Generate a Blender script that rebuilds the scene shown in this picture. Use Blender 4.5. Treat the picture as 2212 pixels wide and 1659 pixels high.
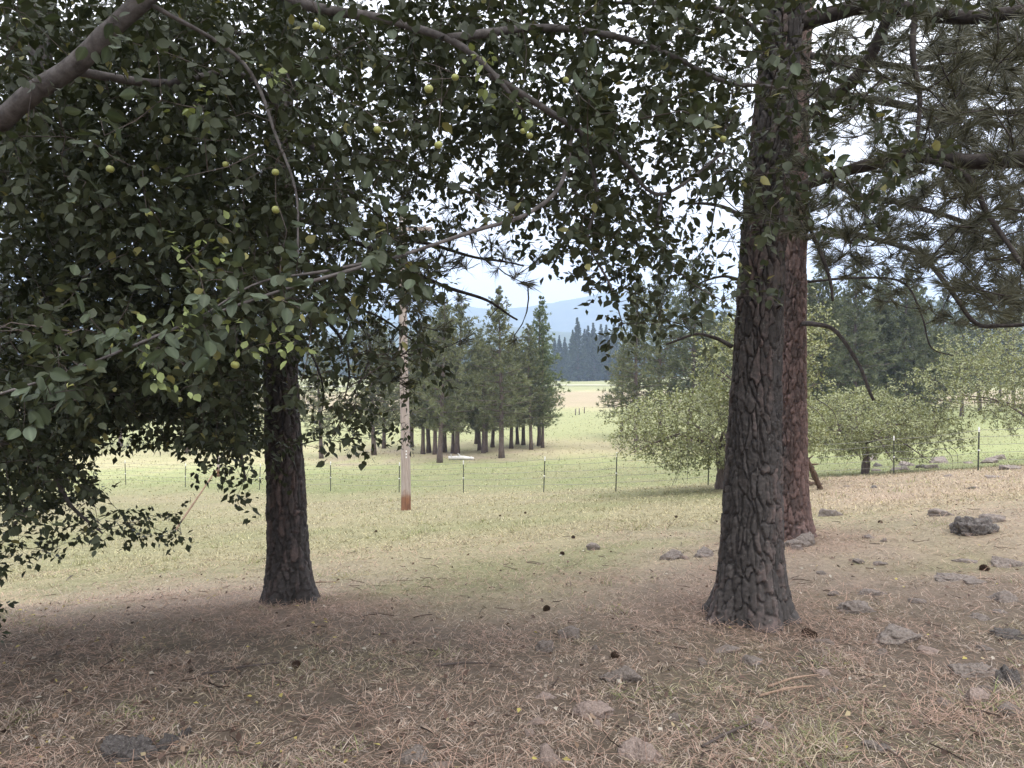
import bpy, bmesh, math, random
import numpy as np
from mathutils import Vector, Matrix

rng = np.random.default_rng(7)
random.seed(7)
for o in list(bpy.data.objects):
    bpy.data.objects.remove(o, do_unlink=True)
scene = bpy.context.scene
col = scene.collection

# ------------------------------------------------------------------ camera
EYE = 1.6                      # the ground under the camera is z = 0
F = 1598.5                     # focal length in units of a 2212 px wide picture
PITCH = math.atan(41.0 / F)    # looking very slightly down
cd = bpy.data.cameras.new('camera')
cam = bpy.data.objects.new('camera', cd)
col.objects.link(cam)
cd.sensor_width = 36.0
cd.lens = F / 2212.0 * 36.0
cd.clip_start = 0.05
cd.clip_end = 20000.0
cam.location = (0, 0, EYE)
cam.rotation_euler = (math.pi / 2 - PITCH, 0, 0)
scene.camera = cam

# ------------------------------------------------------------------ sky, sun, exposure
SUN_EL, SUN_AZ = math.radians(56), math.radians(152)   # behind the camera, to the right
world = bpy.data.worlds.new('World')
scene.world = world
world.use_nodes = True
wn = world.node_tree
wn.nodes.clear()
W = lambda t: wn.nodes.new(t)
wo = W('ShaderNodeOutputWorld')
sky = W('ShaderNodeTexSky')
sky.sky_type = 'NISHITA'
sky.sun_disc = False
sky.sun_elevation = SUN_EL
sky.sun_rotation = SUN_AZ
sky.air_density = 1.2
sky.dust_density = 3.0
bg1 = W('ShaderNodeBackground')
bg1.inputs[1].default_value = 0.05
wn.links.new(sky.outputs[0], bg1.inputs[0])
tc = W('ShaderNodeTexCoord')
sep = W('ShaderNodeSeparateXYZ')
wn.links.new(tc.outputs['Generated'], sep.inputs[0])
# overcast sky: the zenith about three times as bright as the horizon
mr = W('ShaderNodeMapRange')
mr.inputs['From Min'].default_value = 0.0
mr.inputs['From Max'].default_value = 1.0
mr.inputs['To Min'].default_value = 0.60
mr.inputs['To Max'].default_value = 2.7
wn.links.new(sep.outputs['Z'], mr.inputs['Value'])
mpn = W('ShaderNodeMapping')
mpn.inputs['Scale'].default_value = (1.0, 1.0, 2.6)
wn.links.new(tc.outputs['Generated'], mpn.inputs[0])
nz = W('ShaderNodeTexNoise')
nz.inputs['Scale'].default_value = 2.6
nz.inputs['Detail'].default_value = 5
wn.links.new(mpn.outputs[0], nz.inputs['Vector'])
cr = W('ShaderNodeValToRGB')
cr.color_ramp.elements[0].position = 0.35
cr.color_ramp.elements[0].color = (0.93, 0.93, 1.0, 1)
cr.color_ramp.elements[1].position = 0.68
cr.color_ramp.elements[1].color = (1.0, 0.99, 0.97, 1)
wn.links.new(nz.outputs['Fac'], cr.inputs[0])
bg2 = W('ShaderNodeBackground')
wn.links.new(cr.outputs[0], bg2.inputs[0])
wn.links.new(mr.outputs[0], bg2.inputs[1])
mx = W('ShaderNodeMixShader')
mx.inputs[0].default_value = 0.88
wn.links.new(bg1.outputs[0], mx.inputs[1])
wn.links.new(bg2.outputs[0], mx.inputs[2])
wn.links.new(mx.outputs[0], wo.inputs[0])

sd = bpy.data.lights.new('sun', 'SUN')
sd.energy = 1.0
sd.angle = math.radians(14)
sd.color = (1.0, 0.96, 0.90)
sun = bpy.data.objects.new('sun', sd)
col.objects.link(sun)
sdir = Vector((math.sin(SUN_AZ) * math.cos(SUN_EL), math.cos(SUN_AZ) * math.cos(SUN_EL), math.sin(SUN_EL)))
sun.rotation_euler = (-sdir).to_track_quat('-Z', 'Y').to_euler()
sun.location = sdir * 50

vs = scene.view_settings
vs.view_transform = 'Standard'
vs.look = 'None'
vs.exposure = 0.88
vs.gamma = 1.0
vs.use_curve_mapping = False
scene.cycles.max_bounces = 7
scene.cycles.diffuse_bounces = 4
scene.cycles.glossy_bounces = 2
scene.cycles.transmission_bounces = 5
scene.cycles.transparent_max_bounces = 8
scene.cycles.volume_bounces = 1
scene.cycles.use_denoising = True

# ------------------------------------------------------------------ numeric helpers
def hash3(ix, iy, iz, s=0):
    h = (ix.astype(np.int64) * 374761393 + iy.astype(np.int64) * 668265263 + iz.astype(np.int64) * 2147483647 + s * 1274126177)
    h = (h ^ (h >> 13)) * 1274126177
    h = h & 0x7fffffff
    h = (h ^ (h >> 16)) & 0xffffff
    return h / float(0xffffff)

def vnoise(p, s=0):
    p = np.asarray(p, float)
    i = np.floor(p).astype(np.int64)
    f = p - i
    f = f * f * (3 - 2 * f)
    r = 0
    for a in (0, 1):
        wa = f[:, 0] if a else 1 - f[:, 0]
        for b in (0, 1):
            wb = f[:, 1] if b else 1 - f[:, 1]
            for c in (0, 1):
                wc = f[:, 2] if c else 1 - f[:, 2]
                r = r + wa * wb * wc * hash3(i[:, 0] + a, i[:, 1] + b, i[:, 2] + c, s)
    return r * 2 - 1

def fbm(p, octaves=3, s=0):
    p = np.asarray(p, float)
    r, a, t = 0, 1.0, 0.0
    for k in range(octaves):
        r = r + a * vnoise(p * 2 ** k + 17.3 * k, s + k)
        t += a
        a *= 0.5
    return r / t

def n2(x, y, sc, s=0, o=2):
    x = np.atleast_1d(np.asarray(x, float)); y = np.atleast_1d(np.asarray(y, float))
    return fbm(np.stack([x / sc, y / sc, np.full_like(x, 0.5)], 1), o, s)

def worley(p, s=0):
    p = np.asarray(p, float)
    i = np.floor(p).astype(np.int64)
    f1 = np.full(len(p), 9.0); f2 = np.full(len(p), 9.0); idv = np.zeros(len(p))
    for a in (-1, 0, 1):
        for b in (-1, 0, 1):
            for c in (-1, 0, 1):
                cx, cy, cz = i[:, 0] + a, i[:, 1] + b, i[:, 2] + c
                q = np.stack([cx + hash3(cx, cy, cz, s), cy + hash3(cx, cy, cz, s + 11), cz + hash3(cx, cy, cz, s + 23)], 1)
                d = np.sqrt(((p - q) ** 2).sum(1))
                near = d < f1
                f2 = np.where(near, f1, np.minimum(f2, d))
                idv = np.where(near, hash3(cx, cy, cz, s + 41), idv)
                f1 = np.where(near, d, f1)
    return f1, f2, idv

def sstep(a, b, x):
    t = np.clip((x - a) / (b - a), 0, 1)
    return t * t * (3 - 2 * t)

def unit(v):
    return v / np.maximum(np.linalg.norm(v, axis=-1, keepdims=True), 1e-9)

def randdir(n):
    return unit(rng.normal(size=(n, 3)))

# ------------------------------------------------------------------ terrain
_Y = np.array([-400, -60, -20, 0, 3.3, 6.6, 10, 14, 19, 25, 31, 40, 50, 65, 100, 180, 260, 420, 800, 1500, 2100, 6000.])
_P = np.array([8, 3.5, 1.2, 0, -.27, -.60, -1.02, -1.55, -2.2, -2.97, -3.72, -4.45, -5.05, -5.6, -6.0, -6.1, -5.65, -6.6, -6.0, -2, 2, 4.])
_TY = np.array([-400, 0, 5, 7, 9.5, 14, 19, 25, 32, 45, 68, 120, 300, 6000.])
_T = np.array([.05, .05, .015, .03, .088, .080, .074, .066, .05, .03, .024, .012, 0, 0])
_ys = np.concatenate([np.arange(-400, 120, 0.25), np.arange(120, 6000, 10.)])
def _smooth_tab(X, Yv):
    t = np.interp(_ys, X, Yv)
    k = np.hanning(13); k /= k.sum()
    n = int(520 / 0.25)
    pad = np.concatenate([np.full(6, t[0]), t[:n], np.full(6, t[min(n, len(t) - 1)])])
    t[:n] = np.convolve(pad, k, 'valid')[:n]
    return t
_Pt, _Tt = _smooth_tab(_Y, _P), _smooth_tab(_TY, _T)
_z0 = None
def ground_z(x, y, fine=True):
    x = np.atleast_1d(np.asarray(x, float)); y = np.atleast_1d(np.asarray(y, float))
    z = np.interp(y, _ys, _Pt) + np.clip(x, -70, 70) * np.interp(y, _ys, _Tt)
    r = np.hypot(x, y)
    amp = np.clip(r / 8.0, 0, 1)
    z = z + amp * 0.06 * n2(x, y, 3.1, 3, 2) + np.clip((r - 60) / 200, 0, 1) * 1.2 * n2(x, y, 90, 5, 2)
    if fine:
        z = z + 0.035 * n2(x, y, 0.55, 8, 2) * np.clip(r / 3, 0, 1)
    return z

def ray(px, py):
    xn, yn = (px - 1106.0) / F, (829.5 - py) / F
    return np.array([xn, math.cos(PITCH) + yn * math.sin(PITCH), -math.sin(PITCH) + yn * math.cos(PITCH)])

def at(px, py, d):
    """a point seen in the direction of pixel (2212 px wide picture), d metres ahead"""
    r = ray(px, py)
    return np.array([0, 0, EYE]) + r * (d / r[1])

_RD = 1.5 * np.exp(np.arange(0, 7.6, 0.004))
def on_ground(px, py):
    """where the ray of a pixel meets the ground"""
    r = ray(px, py); r = r / r[1]
    P = np.array([0, 0, EYE]) + _RD[:, None] * r
    hit = np.nonzero(P[:, 2] <= ground_z(P[:, 0], P[:, 1], False))[0]
    k = hit[0] if len(hit) else len(P) - 1
    p = P[k].copy()
    p[2] = ground_z(p[0], p[1])[0]
    return p

def project(p):
    """world points -> pixel x, y of the 2212 px wide picture and depth"""
    q = p - np.array([0, 0, EYE])
    dep = q[:, 1] * math.cos(PITCH) - q[:, 2] * math.sin(PITCH)
    up = q[:, 1] * math.sin(PITCH) + q[:, 2] * math.cos(PITCH)
    dd = np.where(dep > 0.05, dep, 0.05)
    return 1106 + F * q[:, 0] / dd, 829.5 - F * up / dd, dep

# ------------------------------------------------------------------ mesh helpers
class MB:
    def __init__(self):
        self.v, self.t, self.q, self.c, self.n = [], [], [], [], 0
    def add(self, v, tris=None, quads=None, c=None):
        v = np.asarray(v, float).reshape(-1, 3)
        if tris is not None and len(tris): self.t.append(np.asarray(tris, np.int64).reshape(-1, 3) + self.n)
        if quads is not None and len(quads): self.q.append(np.asarray(quads, np.int64).reshape(-1, 4) + self.n)
        self.v.append(v)
        if c is not None:
            c = np.asarray(c, float)
            if c.ndim == 1: c = np.tile(c, (len(v), 1))
            self.c.append(c[:, :3])
        self.n += len(v)
        return self
    def mesh(self, name, smooth=True):
        v = np.concatenate(self.v)
        t = np.concatenate(self.t) if self.t else np.zeros((0, 3), np.int64)
        q = np.concatenate(self.q) if self.q else np.zeros((0, 4), np.int64)
        me = bpy.data.meshes.new(name)
        me.vertices.add(len(v)); me.vertices.foreach_set('co', v.astype(np.float32).ravel())
        nl = t.size + q.size
        me.loops.add(nl)
        me.loops.foreach_set('vertex_index', np.concatenate([t.ravel(), q.ravel()]).astype(np.int32))
        npoly = len(t) + len(q)
        me.polygons.add(npoly)
        tot = np.concatenate([np.full(len(t), 3), np.full(len(q), 4)]).astype(np.int32)
        me.polygons.foreach_set('loop_start', np.concatenate([[0], np.cumsum(tot)[:-1]]).astype(np.int32))
        try: me.polygons.foreach_set('loop_total', tot)
        except Exception: pass
        me.polygons.foreach_set('use_smooth', np.full(npoly, smooth, dtype=bool))
        if self.c:
            cc = np.concatenate(self.c)
            a = me.color_attributes.new('Col', 'FLOAT_COLOR', 'POINT')
            a.data.foreach_set('color', np.concatenate([cc, np.ones((len(cc), 1))], 1).astype(np.float32).ravel())
        me.update(calc_edges=True)
        return me
    def build(self, name, mat, parent=None, smooth=True):
        return obj(name, self.mesh(name, smooth), mat, parent)

def obj(name, me, mat, parent=None):
    if mat is not None and len(me.materials) == 0: me.materials.append(mat)
    o = bpy.data.objects.new(name, me)
    col.objects.link(o)
    if parent is not None: o.parent = parent
    return o

def empty(name, loc=(0, 0, 0)):
    o = bpy.data.objects.new(name, None)
    o.empty_display_size = 0.2
    o.location = loc
    col.objects.link(o)
    return o

def tag(o, label=None, cat=None, group=None, kind=None):
    if label: o['label'] = label
    if cat: o['category'] = cat
    if group: o['group'] = group
    if kind: o['kind'] = kind
    return o

def catmull(pts, n):
    pts = np.asarray(pts, float)
    p = np.concatenate([[2 * pts[0] - pts[1]], pts, [2 * pts[-1] - pts[-2]]])
    out = []
    m = len(pts) - 1
    for u in np.linspace(0, m, n):
        k = min(int(u), m - 1); t = u - k
        a, b, c, d = p[k], p[k + 1], p[k + 2], p[k + 3]
        out.append(0.5 * (2 * b + (c - a) * t + (2 * a - 5 * b + 4 * c - d) * t * t + (3 * b - a - 3 * c + d) * t ** 3))
    return np.array(out)

def tube(path, rad, sides=8, cap=True):
    path = np.asarray(path, float); rad = np.broadcast_to(np.asarray(rad, float), (len(path),))
    tan = unit(np.gradient(path, axis=0))
    ref = np.array([1.0, 0, 0]) if abs(tan[0][0]) < 0.8 else np.array([0, 1.0, 0])
    vs_, n = [], len(path)
    u = unit(np.cross(tan[0], ref))
    ang = np.linspace(0, 2 * np.pi, sides, endpoint=False)
    for k in range(n):
        u = unit(u - tan[k] * np.dot(u, tan[k])); w = np.cross(tan[k], u)
        vs_.append(path[k] + rad[k] * (np.cos(ang)[:, None] * u + np.sin(ang)[:, None] * w))
    v = np.concatenate(vs_)
    i = np.arange(n - 1)[:, None] * sides; j = np.arange(sides)[None]; j2 = (j + 1) % sides
    quads = np.stack([i + j, i + j2, i + j2 + sides, i + j + sides], -1).reshape(-1, 4)
    tris = []
    if cap:
        v = np.concatenate([v, path[:1], path[-1:]])
        a, b = len(v) - 2, len(v) - 1
        for k in range(sides):
            tris.append((a, (k + 1) % sides, k)); tris.append((b, (n - 1) * sides + k, (n - 1) * sides + (k + 1) % sides))
    return v, tris, quads

def batch_tubes(P, R, sides=3):
    """P [N,S,3], R [N,S] -> one vertex/quad set"""
    N, S, _ = P.shape
    tan = unit(np.gradient(P, axis=1))
    ref = np.where(np.abs(tan[..., 2:3]) < 0.9, np.array([0, 0, 1.0]), np.array([1.0, 0, 0]))
    u = unit(np.cross(tan, ref)); w = np.cross(tan, u)
    ang = np.linspace(0, 2 * np.pi, sides, endpoint=False)
    v = P[:, :, None] + R[:, :, None, None] * (np.cos(ang)[None, None, :, None] * u[:, :, None] + np.sin(ang)[None, None, :, None] * w[:, :, None])
    b = (np.arange(N) * S * sides)[:, None, None] + (np.arange(S - 1) * sides)[None, :, None]
    j = np.arange(sides)[None, None]; j2 = (j + 1) % sides
    q = np.stack([b + j, b + j2, b + j2 + sides, b + j + sides], -1).reshape(-1, 4)
    return v.reshape(-1, 3), q

# ------------------------------------------------------------------ materials
def mat(name, build):
    m = bpy.data.materials.new(name); m.use_nodes = True
    nt = m.node_tree; nt.nodes.clear()
    out = nt.nodes.new('ShaderNodeOutputMaterial')
    build(nt, out)
    return m

def nd(nt, t, **kw):
    n = nt.nodes.new(t)
    for k, v in kw.items():
        if k in n.inputs: n.inputs[k].default_value = v
        else: setattr(n, k, v)
    return n

def ramp(nt, fac, stops):
    r = nt.nodes.new('ShaderNodeValToRGB')
    e = r.color_ramp.elements
    while len(e) < len(stops): e.new(0.5)
    for k, (p, c) in enumerate(stops):
        e[k].position = p; e[k].color = (*c, 1)
    nt.links.new(fac, r.inputs[0])
    return r.outputs[0]

def mixc(nt, fac, a, b, mode='MIX'):
    m = nt.nodes.new('ShaderNodeMix'); m.data_type = 'RGBA'; m.blend_type = mode
    for s, v in ((0, fac), (6, a), (7, b)):
        if hasattr(v, 'is_output'): nt.links.new(v, m.inputs[s])
        elif s == 0: m.inputs[0].default_value = v
        else: m.inputs[s].default_value = (*v, 1)
    return m.outputs[2]

def noise(nt, scale, detail=4, vec=None, rough=0.6, stretch=None):
    n = nd(nt, 'ShaderNodeTexNoise', Scale=scale, Detail=detail, Roughness=rough)
    if vec is None:
        vec = nt.nodes.new('ShaderNodeTexCoord').outputs['Object']
    if stretch:
        mp = nd(nt, 'ShaderNodeMapping', Scale=stretch)
        nt.links.new(vec, mp.inputs[0]); vec = mp.outputs[0]
    nt.links.new(vec, n.inputs['Vector'])
    return n.outputs['Fac']

def vcol_leaf(transl, rough=0.5, spec=0.35, warm=(1.0, 1.0, 0.55)):
    def b(nt, out):
        a = nd(nt, 'ShaderNodeVertexColor', layer_name='Col')
        p = nd(nt, 'ShaderNodeBsdfPrincipled', Roughness=rough)
        p.inputs['Specular IOR Level'].default_value = spec
        nt.links.new(a.outputs[0], p.inputs['Base Color'])
        if transl > 0:
            t = nt.nodes.new('ShaderNodeBsdfTranslucent')
            nt.links.new(mixc(nt, 1.0, a.outputs[0], warm, 'MULTIPLY'), t.inputs[0])
            m = nd(nt, 'ShaderNodeMixShader'); m.inputs[0].default_value = transl
            nt.links.new(p.outputs[0], m.inputs[1]); nt.links.new(t.outputs[0], m.inputs[2])
            nt.links.new(m.outputs[0], out.inputs[0])
        else:
            nt.links.new(p.outputs[0], out.inputs[0])
    return b

M_LEAF = mat('apple_leaf', vcol_leaf(0.22, 0.5, 0.3))
M_NEEDLE = mat('pine_needle', vcol_leaf(0.15, 0.5, 0.3))
M_FAR = mat('far_foliage', vcol_leaf(0.34, 0.6, 0.25))
M_GRASS = mat('dry_grass', vcol_leaf(0.25, 0.7, 0.15, (1.0, 0.95, 0.8)))

def vcol_bark(nt, out):
    a = nd(nt, 'ShaderNodeVertexColor', layer_name='Col')
    f = noise(nt, 38, 5)
    f2 = noise(nt, 26, 3)
    c = mixc(nt, ramp(nt, f, [(0.35, (0, 0, 0)), (0.7, (0.75, 0.75, 0.75))]), a.outputs[0], mixc(nt, 1.0, a.outputs[0], (1.7, 1.6, 1.55), 'MULTIPLY'))
    lich = ramp(nt, f2, [(0.66, (0, 0, 0)), (0.71, (0.55, 0.55, 0.55))])
    c = mixc(nt, lich, c, (0.21, 0.21, 0.19))
    p = nd(nt, 'ShaderNodeBsdfPrincipled', Roughness=0.92)
    p.inputs['Specular IOR Level'].default_value = 0.15
    nt.links.new(c, p.inputs['Base Color'])
    bp = nd(nt, 'ShaderNodeBump', Strength=0.5, Distance=0.01)
    nt.links.new(f, bp.inputs['Height']); nt.links.new(bp.outputs[0], p.inputs['Normal'])
    nt.links.new(p.outputs[0], out.inputs[0])
M_BARK = mat('plated_bark', vcol_bark)

def plain(c1, c2, scale=6, rough=0.85, bump=0.3, stretch=None, dist=0.01, spec=0.25, detail=5):
    def b(nt, out):
        f = noise(nt, scale, detail, stretch=stretch)
        p = nd(nt, 'ShaderNodeBsdfPrincipled', Roughness=rough)
        p.inputs['Specular IOR Level'].default_value = spec
        nt.links.new(ramp(nt, f, [(0.3, c1), (0.7, c2)]), p.inputs['Base Color'])
        if bump:
            bp = nd(nt, 'ShaderNodeBump', Strength=bump, Distance=dist)
            nt.links.new(f, bp.inputs['Height']); nt.links.new(bp.outputs[0], p.inputs['Normal'])
        nt.links.new(p.outputs[0], out.inputs[0])
    return b
M_LIMB = mat('apple_bark', plain((0.055, 0.048, 0.045), (0.165, 0.15, 0.145), 22, 0.9, 0.6))
M_TWIG = mat('twig_bark', plain((0.05, 0.04, 0.035), (0.11, 0.09, 0.08), 30, 0.9, 0))
M_PTWIG = mat('pine_twig', plain((0.028, 0.023, 0.021), (0.078, 0.066, 0.06), 25, 0.95, 0.9))
M_FTRUNK = mat('far_bark', plain((0.075, 0.055, 0.05), (0.17, 0.135, 0.12), 5, 0.95, 0.5, (3, 3, 0.6), 0.04))
M_LOG = mat('brown_log', plain((0.035, 0.025, 0.019), (0.15, 0.10, 0.07), 14, 0.9, 0.8, (3, 3, 0.5)))
M_STICK = mat('dry_stick', plain((0.16, 0.10, 0.07), (0.34, 0.25, 0.18), 20, 0.9, 0.4, (3, 3, 0.4)))
M_POST = mat('green_post_paint', plain((0.02, 0.03, 0.022), (0.07, 0.065, 0.05), 25, 0.6, 0.1))
M_WHITE = mat('white_paint', plain((0.62, 0.62, 0.60), (0.80, 0.80, 0.78), 20, 0.6, 0.1))
M_WIRE = mat('galvanised_wire', plain((0.13, 0.12, 0.11), (0.26, 0.25, 0.24), 40, 0.5, 0))
M_APPLE = mat('green_apple_skin', plain((0.24, 0.27, 0.07), (0.40, 0.40, 0.13), 18, 0.35, 0, spec=0.5))
M_CONE = mat('pine_cone_scale', plain((0.025, 0.016, 0.011), (0.09, 0.055, 0.035), 60, 0.9, 0.4))
M_PALELOG = mat('bleached_log', plain((0.50, 0.48, 0.45), (0.75, 0.73, 0.70), 6, 0.9, 0.4, (0.6, 3, 3)))

def pole_build(nt, out):
    f = noise(nt, 9, 6, stretch=(6, 6, 0.25))
    tcn = nt.nodes.new('ShaderNodeTexCoord'); s = nt.nodes.new('ShaderNodeSeparateXYZ')
    nt.links.new(tcn.outputs['Object'], s.inputs[0])
    c = ramp(nt, f, [(0.3, (0.20, 0.155, 0.13)), (0.5, (0.30, 0.25, 0.22)), (0.72, (0.38, 0.335, 0.30))])
    f2 = noise(nt, 4, 3)
    ad = nd(nt, 'ShaderNodeMath', operation='MULTIPLY_ADD'); ad.inputs[1].default_value = 0.7
    nt.links.new(f2, ad.inputs[0]); nt.links.new(s.outputs['Z'], ad.inputs[2])
    low = ramp(nt, ad.outputs[0], [(0.75, (1, 1, 1)), (0.98, (0, 0, 0))])
    stain = ramp(nt, f, [(0.35, (0.09, 0.04, 0.022)), (0.65, (0.27, 0.13, 0.07))])
    c = mixc(nt, low, c, stain)
    p = nd(nt, 'ShaderNodeBsdfPrincipled', Roughness=0.9)
    nt.links.new(c, p.inputs['Base Color'])
    bp = nd(nt, 'ShaderNodeBump', Strength=0.5, Distance=0.02)
    nt.links.new(f, bp.inputs['Height']); nt.links.new(bp.outputs[0], p.inputs['Normal'])
    nt.links.new(p.outputs[0], out.inputs[0])
M_POLE = mat('weathered_pole', pole_build)

def rock_build(c1, c2, lich):
    def b(nt, out):
        f = noise(nt, 7, 8, rough=0.7); f2 = noise(nt, 16, 4); f3 = noise(nt, 55, 3)
        c = ramp(nt, f, [(0.32, c1), (0.66, c2)])
        c = mixc(nt, ramp(nt, f2, [(0.55, (0, 0, 0)), (0.66, (0.65, 0.65, 0.65))]), c, lich)
        p = nd(nt, 'ShaderNodeBsdfPrincipled', Roughness=0.93)
        p.inputs['Specular IOR Level'].default_value = 0.2
        nt.links.new(c, p.inputs['Base Color'])
        bp = nd(nt, 'ShaderNodeBump', Strength=0.8, Distance=0.02)
        nt.links.new(f, bp.inputs['Height'])
        b2 = nd(nt, 'ShaderNodeBump', Strength=0.5, Distance=0.006)
        nt.links.new(f3, b2.inputs['Height']); nt.links.new(bp.outputs[0], b2.inputs['Normal'])
        nt.links.new(b2.outputs[0], p.inputs['Normal'])
        nt.links.new(p.outputs[0], out.inputs[0])
    return b
M_ROCK = {
    'grey': mat('grey_rock', rock_build((0.105, 0.086, 0.074), (0.265, 0.225, 0.198), (0.32, 0.295, 0.25))),
    'pink': mat('pinkish_rock', rock_build((0.20, 0.150, 0.125), (0.37, 0.295, 0.255), (0.34, 0.30, 0.27))),
    'dark': mat('dark_rock', rock_build((0.045, 0.040, 0.038), (0.165, 0.145, 0.135), (0.24, 0.24, 0.21))),
}

# ------------------------------------------------------------------ ground colour (what grows or lies where)
SOIL = np.array([0.150, 0.118, 0.095]); LITTER = np.array([0.405, 0.318, 0.258]); RED = np.array([0.325, 0.220, 0.170])
STRAW = np.array([0.415, 0.368, 0.235]); GREEN = np.array([0.215, 0.240, 0.105]); PINK = np.array([0.45, 0.345, 0.27])
OLIVE = np.array([0.265, 0.275, 0.140])
PINES = [(-2.07, 6.9), (2.03, 6.3), (3.65, 9.6)]

def ground_mix(x, y):
    x = np.atleast_1d(np.asarray(x, float)); y = np.atleast_1d(np.asarray(y, float))
    a = n2(x, y, 1.3, 31, 3); b = n2(x, y, 4.0, 37, 3); c = n2(x, y, 0.45, 41, 2); e = n2(x, y, 14, 43, 2)
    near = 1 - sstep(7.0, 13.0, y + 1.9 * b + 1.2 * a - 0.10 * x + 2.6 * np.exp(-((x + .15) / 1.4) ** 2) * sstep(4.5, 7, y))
    cl = STRAW[None] * (0.92 + 0.2 * a[:, None]) + 0 * x[:, None]
    cl = cl + (OLIVE - cl) * (sstep(-0.35, 0.45, b + 0.6 * a) * 0.75)[:, None]
    # the greener belt round the fence and beyond
    g = sstep(27, 33, y + 0.42 * x + 2.5 * b) * (1 - sstep(50, 60, y + 3 * e))
    cl = cl + (np.array([.265, .300, .140]) - cl) * (g * (0.65 + 0.55 * a + .25 * c).clip(0, 1))[:, None]
    g2 = sstep(66, 76, y) * (1 - sstep(105, 135, y + 10 * e))
    cl = cl + (np.array([0.255, 0.268, 0.140]) - cl) * (0.9 * g2)[:, None]
    p2 = sstep(120, 140, y + 10 * e) * (1 - sstep(190, 220, y))
    cl = cl + (PINK * 0.66 - cl) * (0.6 * p2)[:, None]
    g3 = sstep(205, 230, y)
    cl = cl + (np.array([0.25, 0.26, 0.14]) - cl) * (0.85 * g3)[:, None]
    # the stony knoll on the right
    kn = sstep(0.30, 0.46, x / np.maximum(y, 1)) * sstep(11, 15, y) * (1 - sstep(25, 31, y + 2 * b))
    cl = cl + (PINK - cl) * (kn * (0.75 + 0.3 * a).clip(0, 1))[:, None]
    gr = sstep(0.22, 0.34, x / np.maximum(y, 1)) * sstep(30, 35, y + 3 * b) * (1 - sstep(95, 120, y))
    cl = cl + (np.array([.255, .280, .135]) - cl) * (0.8 * gr)[:, None]
    # litter under the pines and the apple tree
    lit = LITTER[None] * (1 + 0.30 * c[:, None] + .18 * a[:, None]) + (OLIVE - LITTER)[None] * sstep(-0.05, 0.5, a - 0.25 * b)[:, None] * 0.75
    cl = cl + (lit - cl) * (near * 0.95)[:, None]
    gp = sstep(0.0, 0.4, n2(x, y, 1.0, 53, 2)) * sstep(6.6, 8, y) * (1 - sstep(9, 12, y)) * (1 - sstep(1.2, 2.2, np.abs(x - 0.1)))
    cl = cl + (OLIVE * 1.05 - cl) * (0.6 * gp)[:, None]
    red = np.zeros_like(x)
    for (tx, ty) in PINES:
        red = np.maximum(red, 1 - sstep(0.3, 1.5, np.hypot(x - tx, (y - ty))))
    red = np.maximum(red, 0.9 * sstep(0.32, 0.5, n2(x, y, 0.8, 61, 2)) * near)
    cl = cl + (RED - cl) * (red * (0.6 + 0.5 * a).clip(0, 1))[:, None]
    gv = sstep(50, 53, y) * (1 - sstep(66, 70, y)) * sstep(-16, -13, x) * (1 - sstep(2, 4, x)) * sstep(-0.2, 0.3, n2(x, y, 2.4, 71, 2))
    cl = cl + (LITTER * 0.85 - cl) * (0.75 * gv)[:, None]
    return cl.clip(0.01, 0.7), near

def mkground():
    def axis(lo, hi, n, fine):
        a, b = -math.asinh(-lo / fine), math.asinh(hi / fine)
        return np.sinh(np.linspace(a, b, n)) * fine
    xs = axis(-3800, 3800, 270, 1.6); ys = axis(-300, 3800, 350, 2.4)
    X, Y = np.meshgrid(xs, ys)
    x, y = X.ravel(), Y.ravel()
    z = ground_z(x, y)
    cl, near = ground_mix(x, y)
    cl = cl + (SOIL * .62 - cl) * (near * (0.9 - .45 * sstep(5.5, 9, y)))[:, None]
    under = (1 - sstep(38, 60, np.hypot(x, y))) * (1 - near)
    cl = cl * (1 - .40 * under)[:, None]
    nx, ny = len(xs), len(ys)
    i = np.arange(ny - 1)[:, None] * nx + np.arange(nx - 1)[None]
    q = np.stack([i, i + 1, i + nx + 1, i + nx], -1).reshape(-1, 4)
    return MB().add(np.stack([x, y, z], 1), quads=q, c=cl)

def ground_mat(nt, out):
    a = nd(nt, 'ShaderNodeVertexColor', layer_name='Col')
    f = noise(nt, 18, 8, rough=0.75); f2 = noise(nt, 2.2, 6)
    c = mixc(nt, 1.0, a.outputs[0], ramp(nt, f, [(0.28, (0.55, 0.53, 0.52)), (0.5, (1, 1, 1)), (0.75, (1.35, 1.32, 1.25))]), 'MULTIPLY')
    c = mixc(nt, 1.0, c, ramp(nt, f2, [(0.3, (0.86, 0.88, 0.84)), (0.7, (1.12, 1.1, 1.06))]), 'MULTIPLY')
    p = nd(nt, 'ShaderNodeBsdfPrincipled', Roughness=0.97)
    p.inputs['Specular IOR Level'].default_value = 0.1
    nt.links.new(c, p.inputs['Base Color'])
    bp = nd(nt, 'ShaderNodeBump', Strength=0.7, Distance=0.03)
    nt.links.new(f, bp.inputs['Height']); nt.links.new(bp.outputs[0], p.inputs['Normal'])
    nt.links.new(p.outputs[0], out.inputs[0])
M_GROUND = mat('ground_soil', ground_mat)
tag(mkground().build('ground', M_GROUND), 'dry sloping meadow ground running down to the field', kind='structure')

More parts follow.
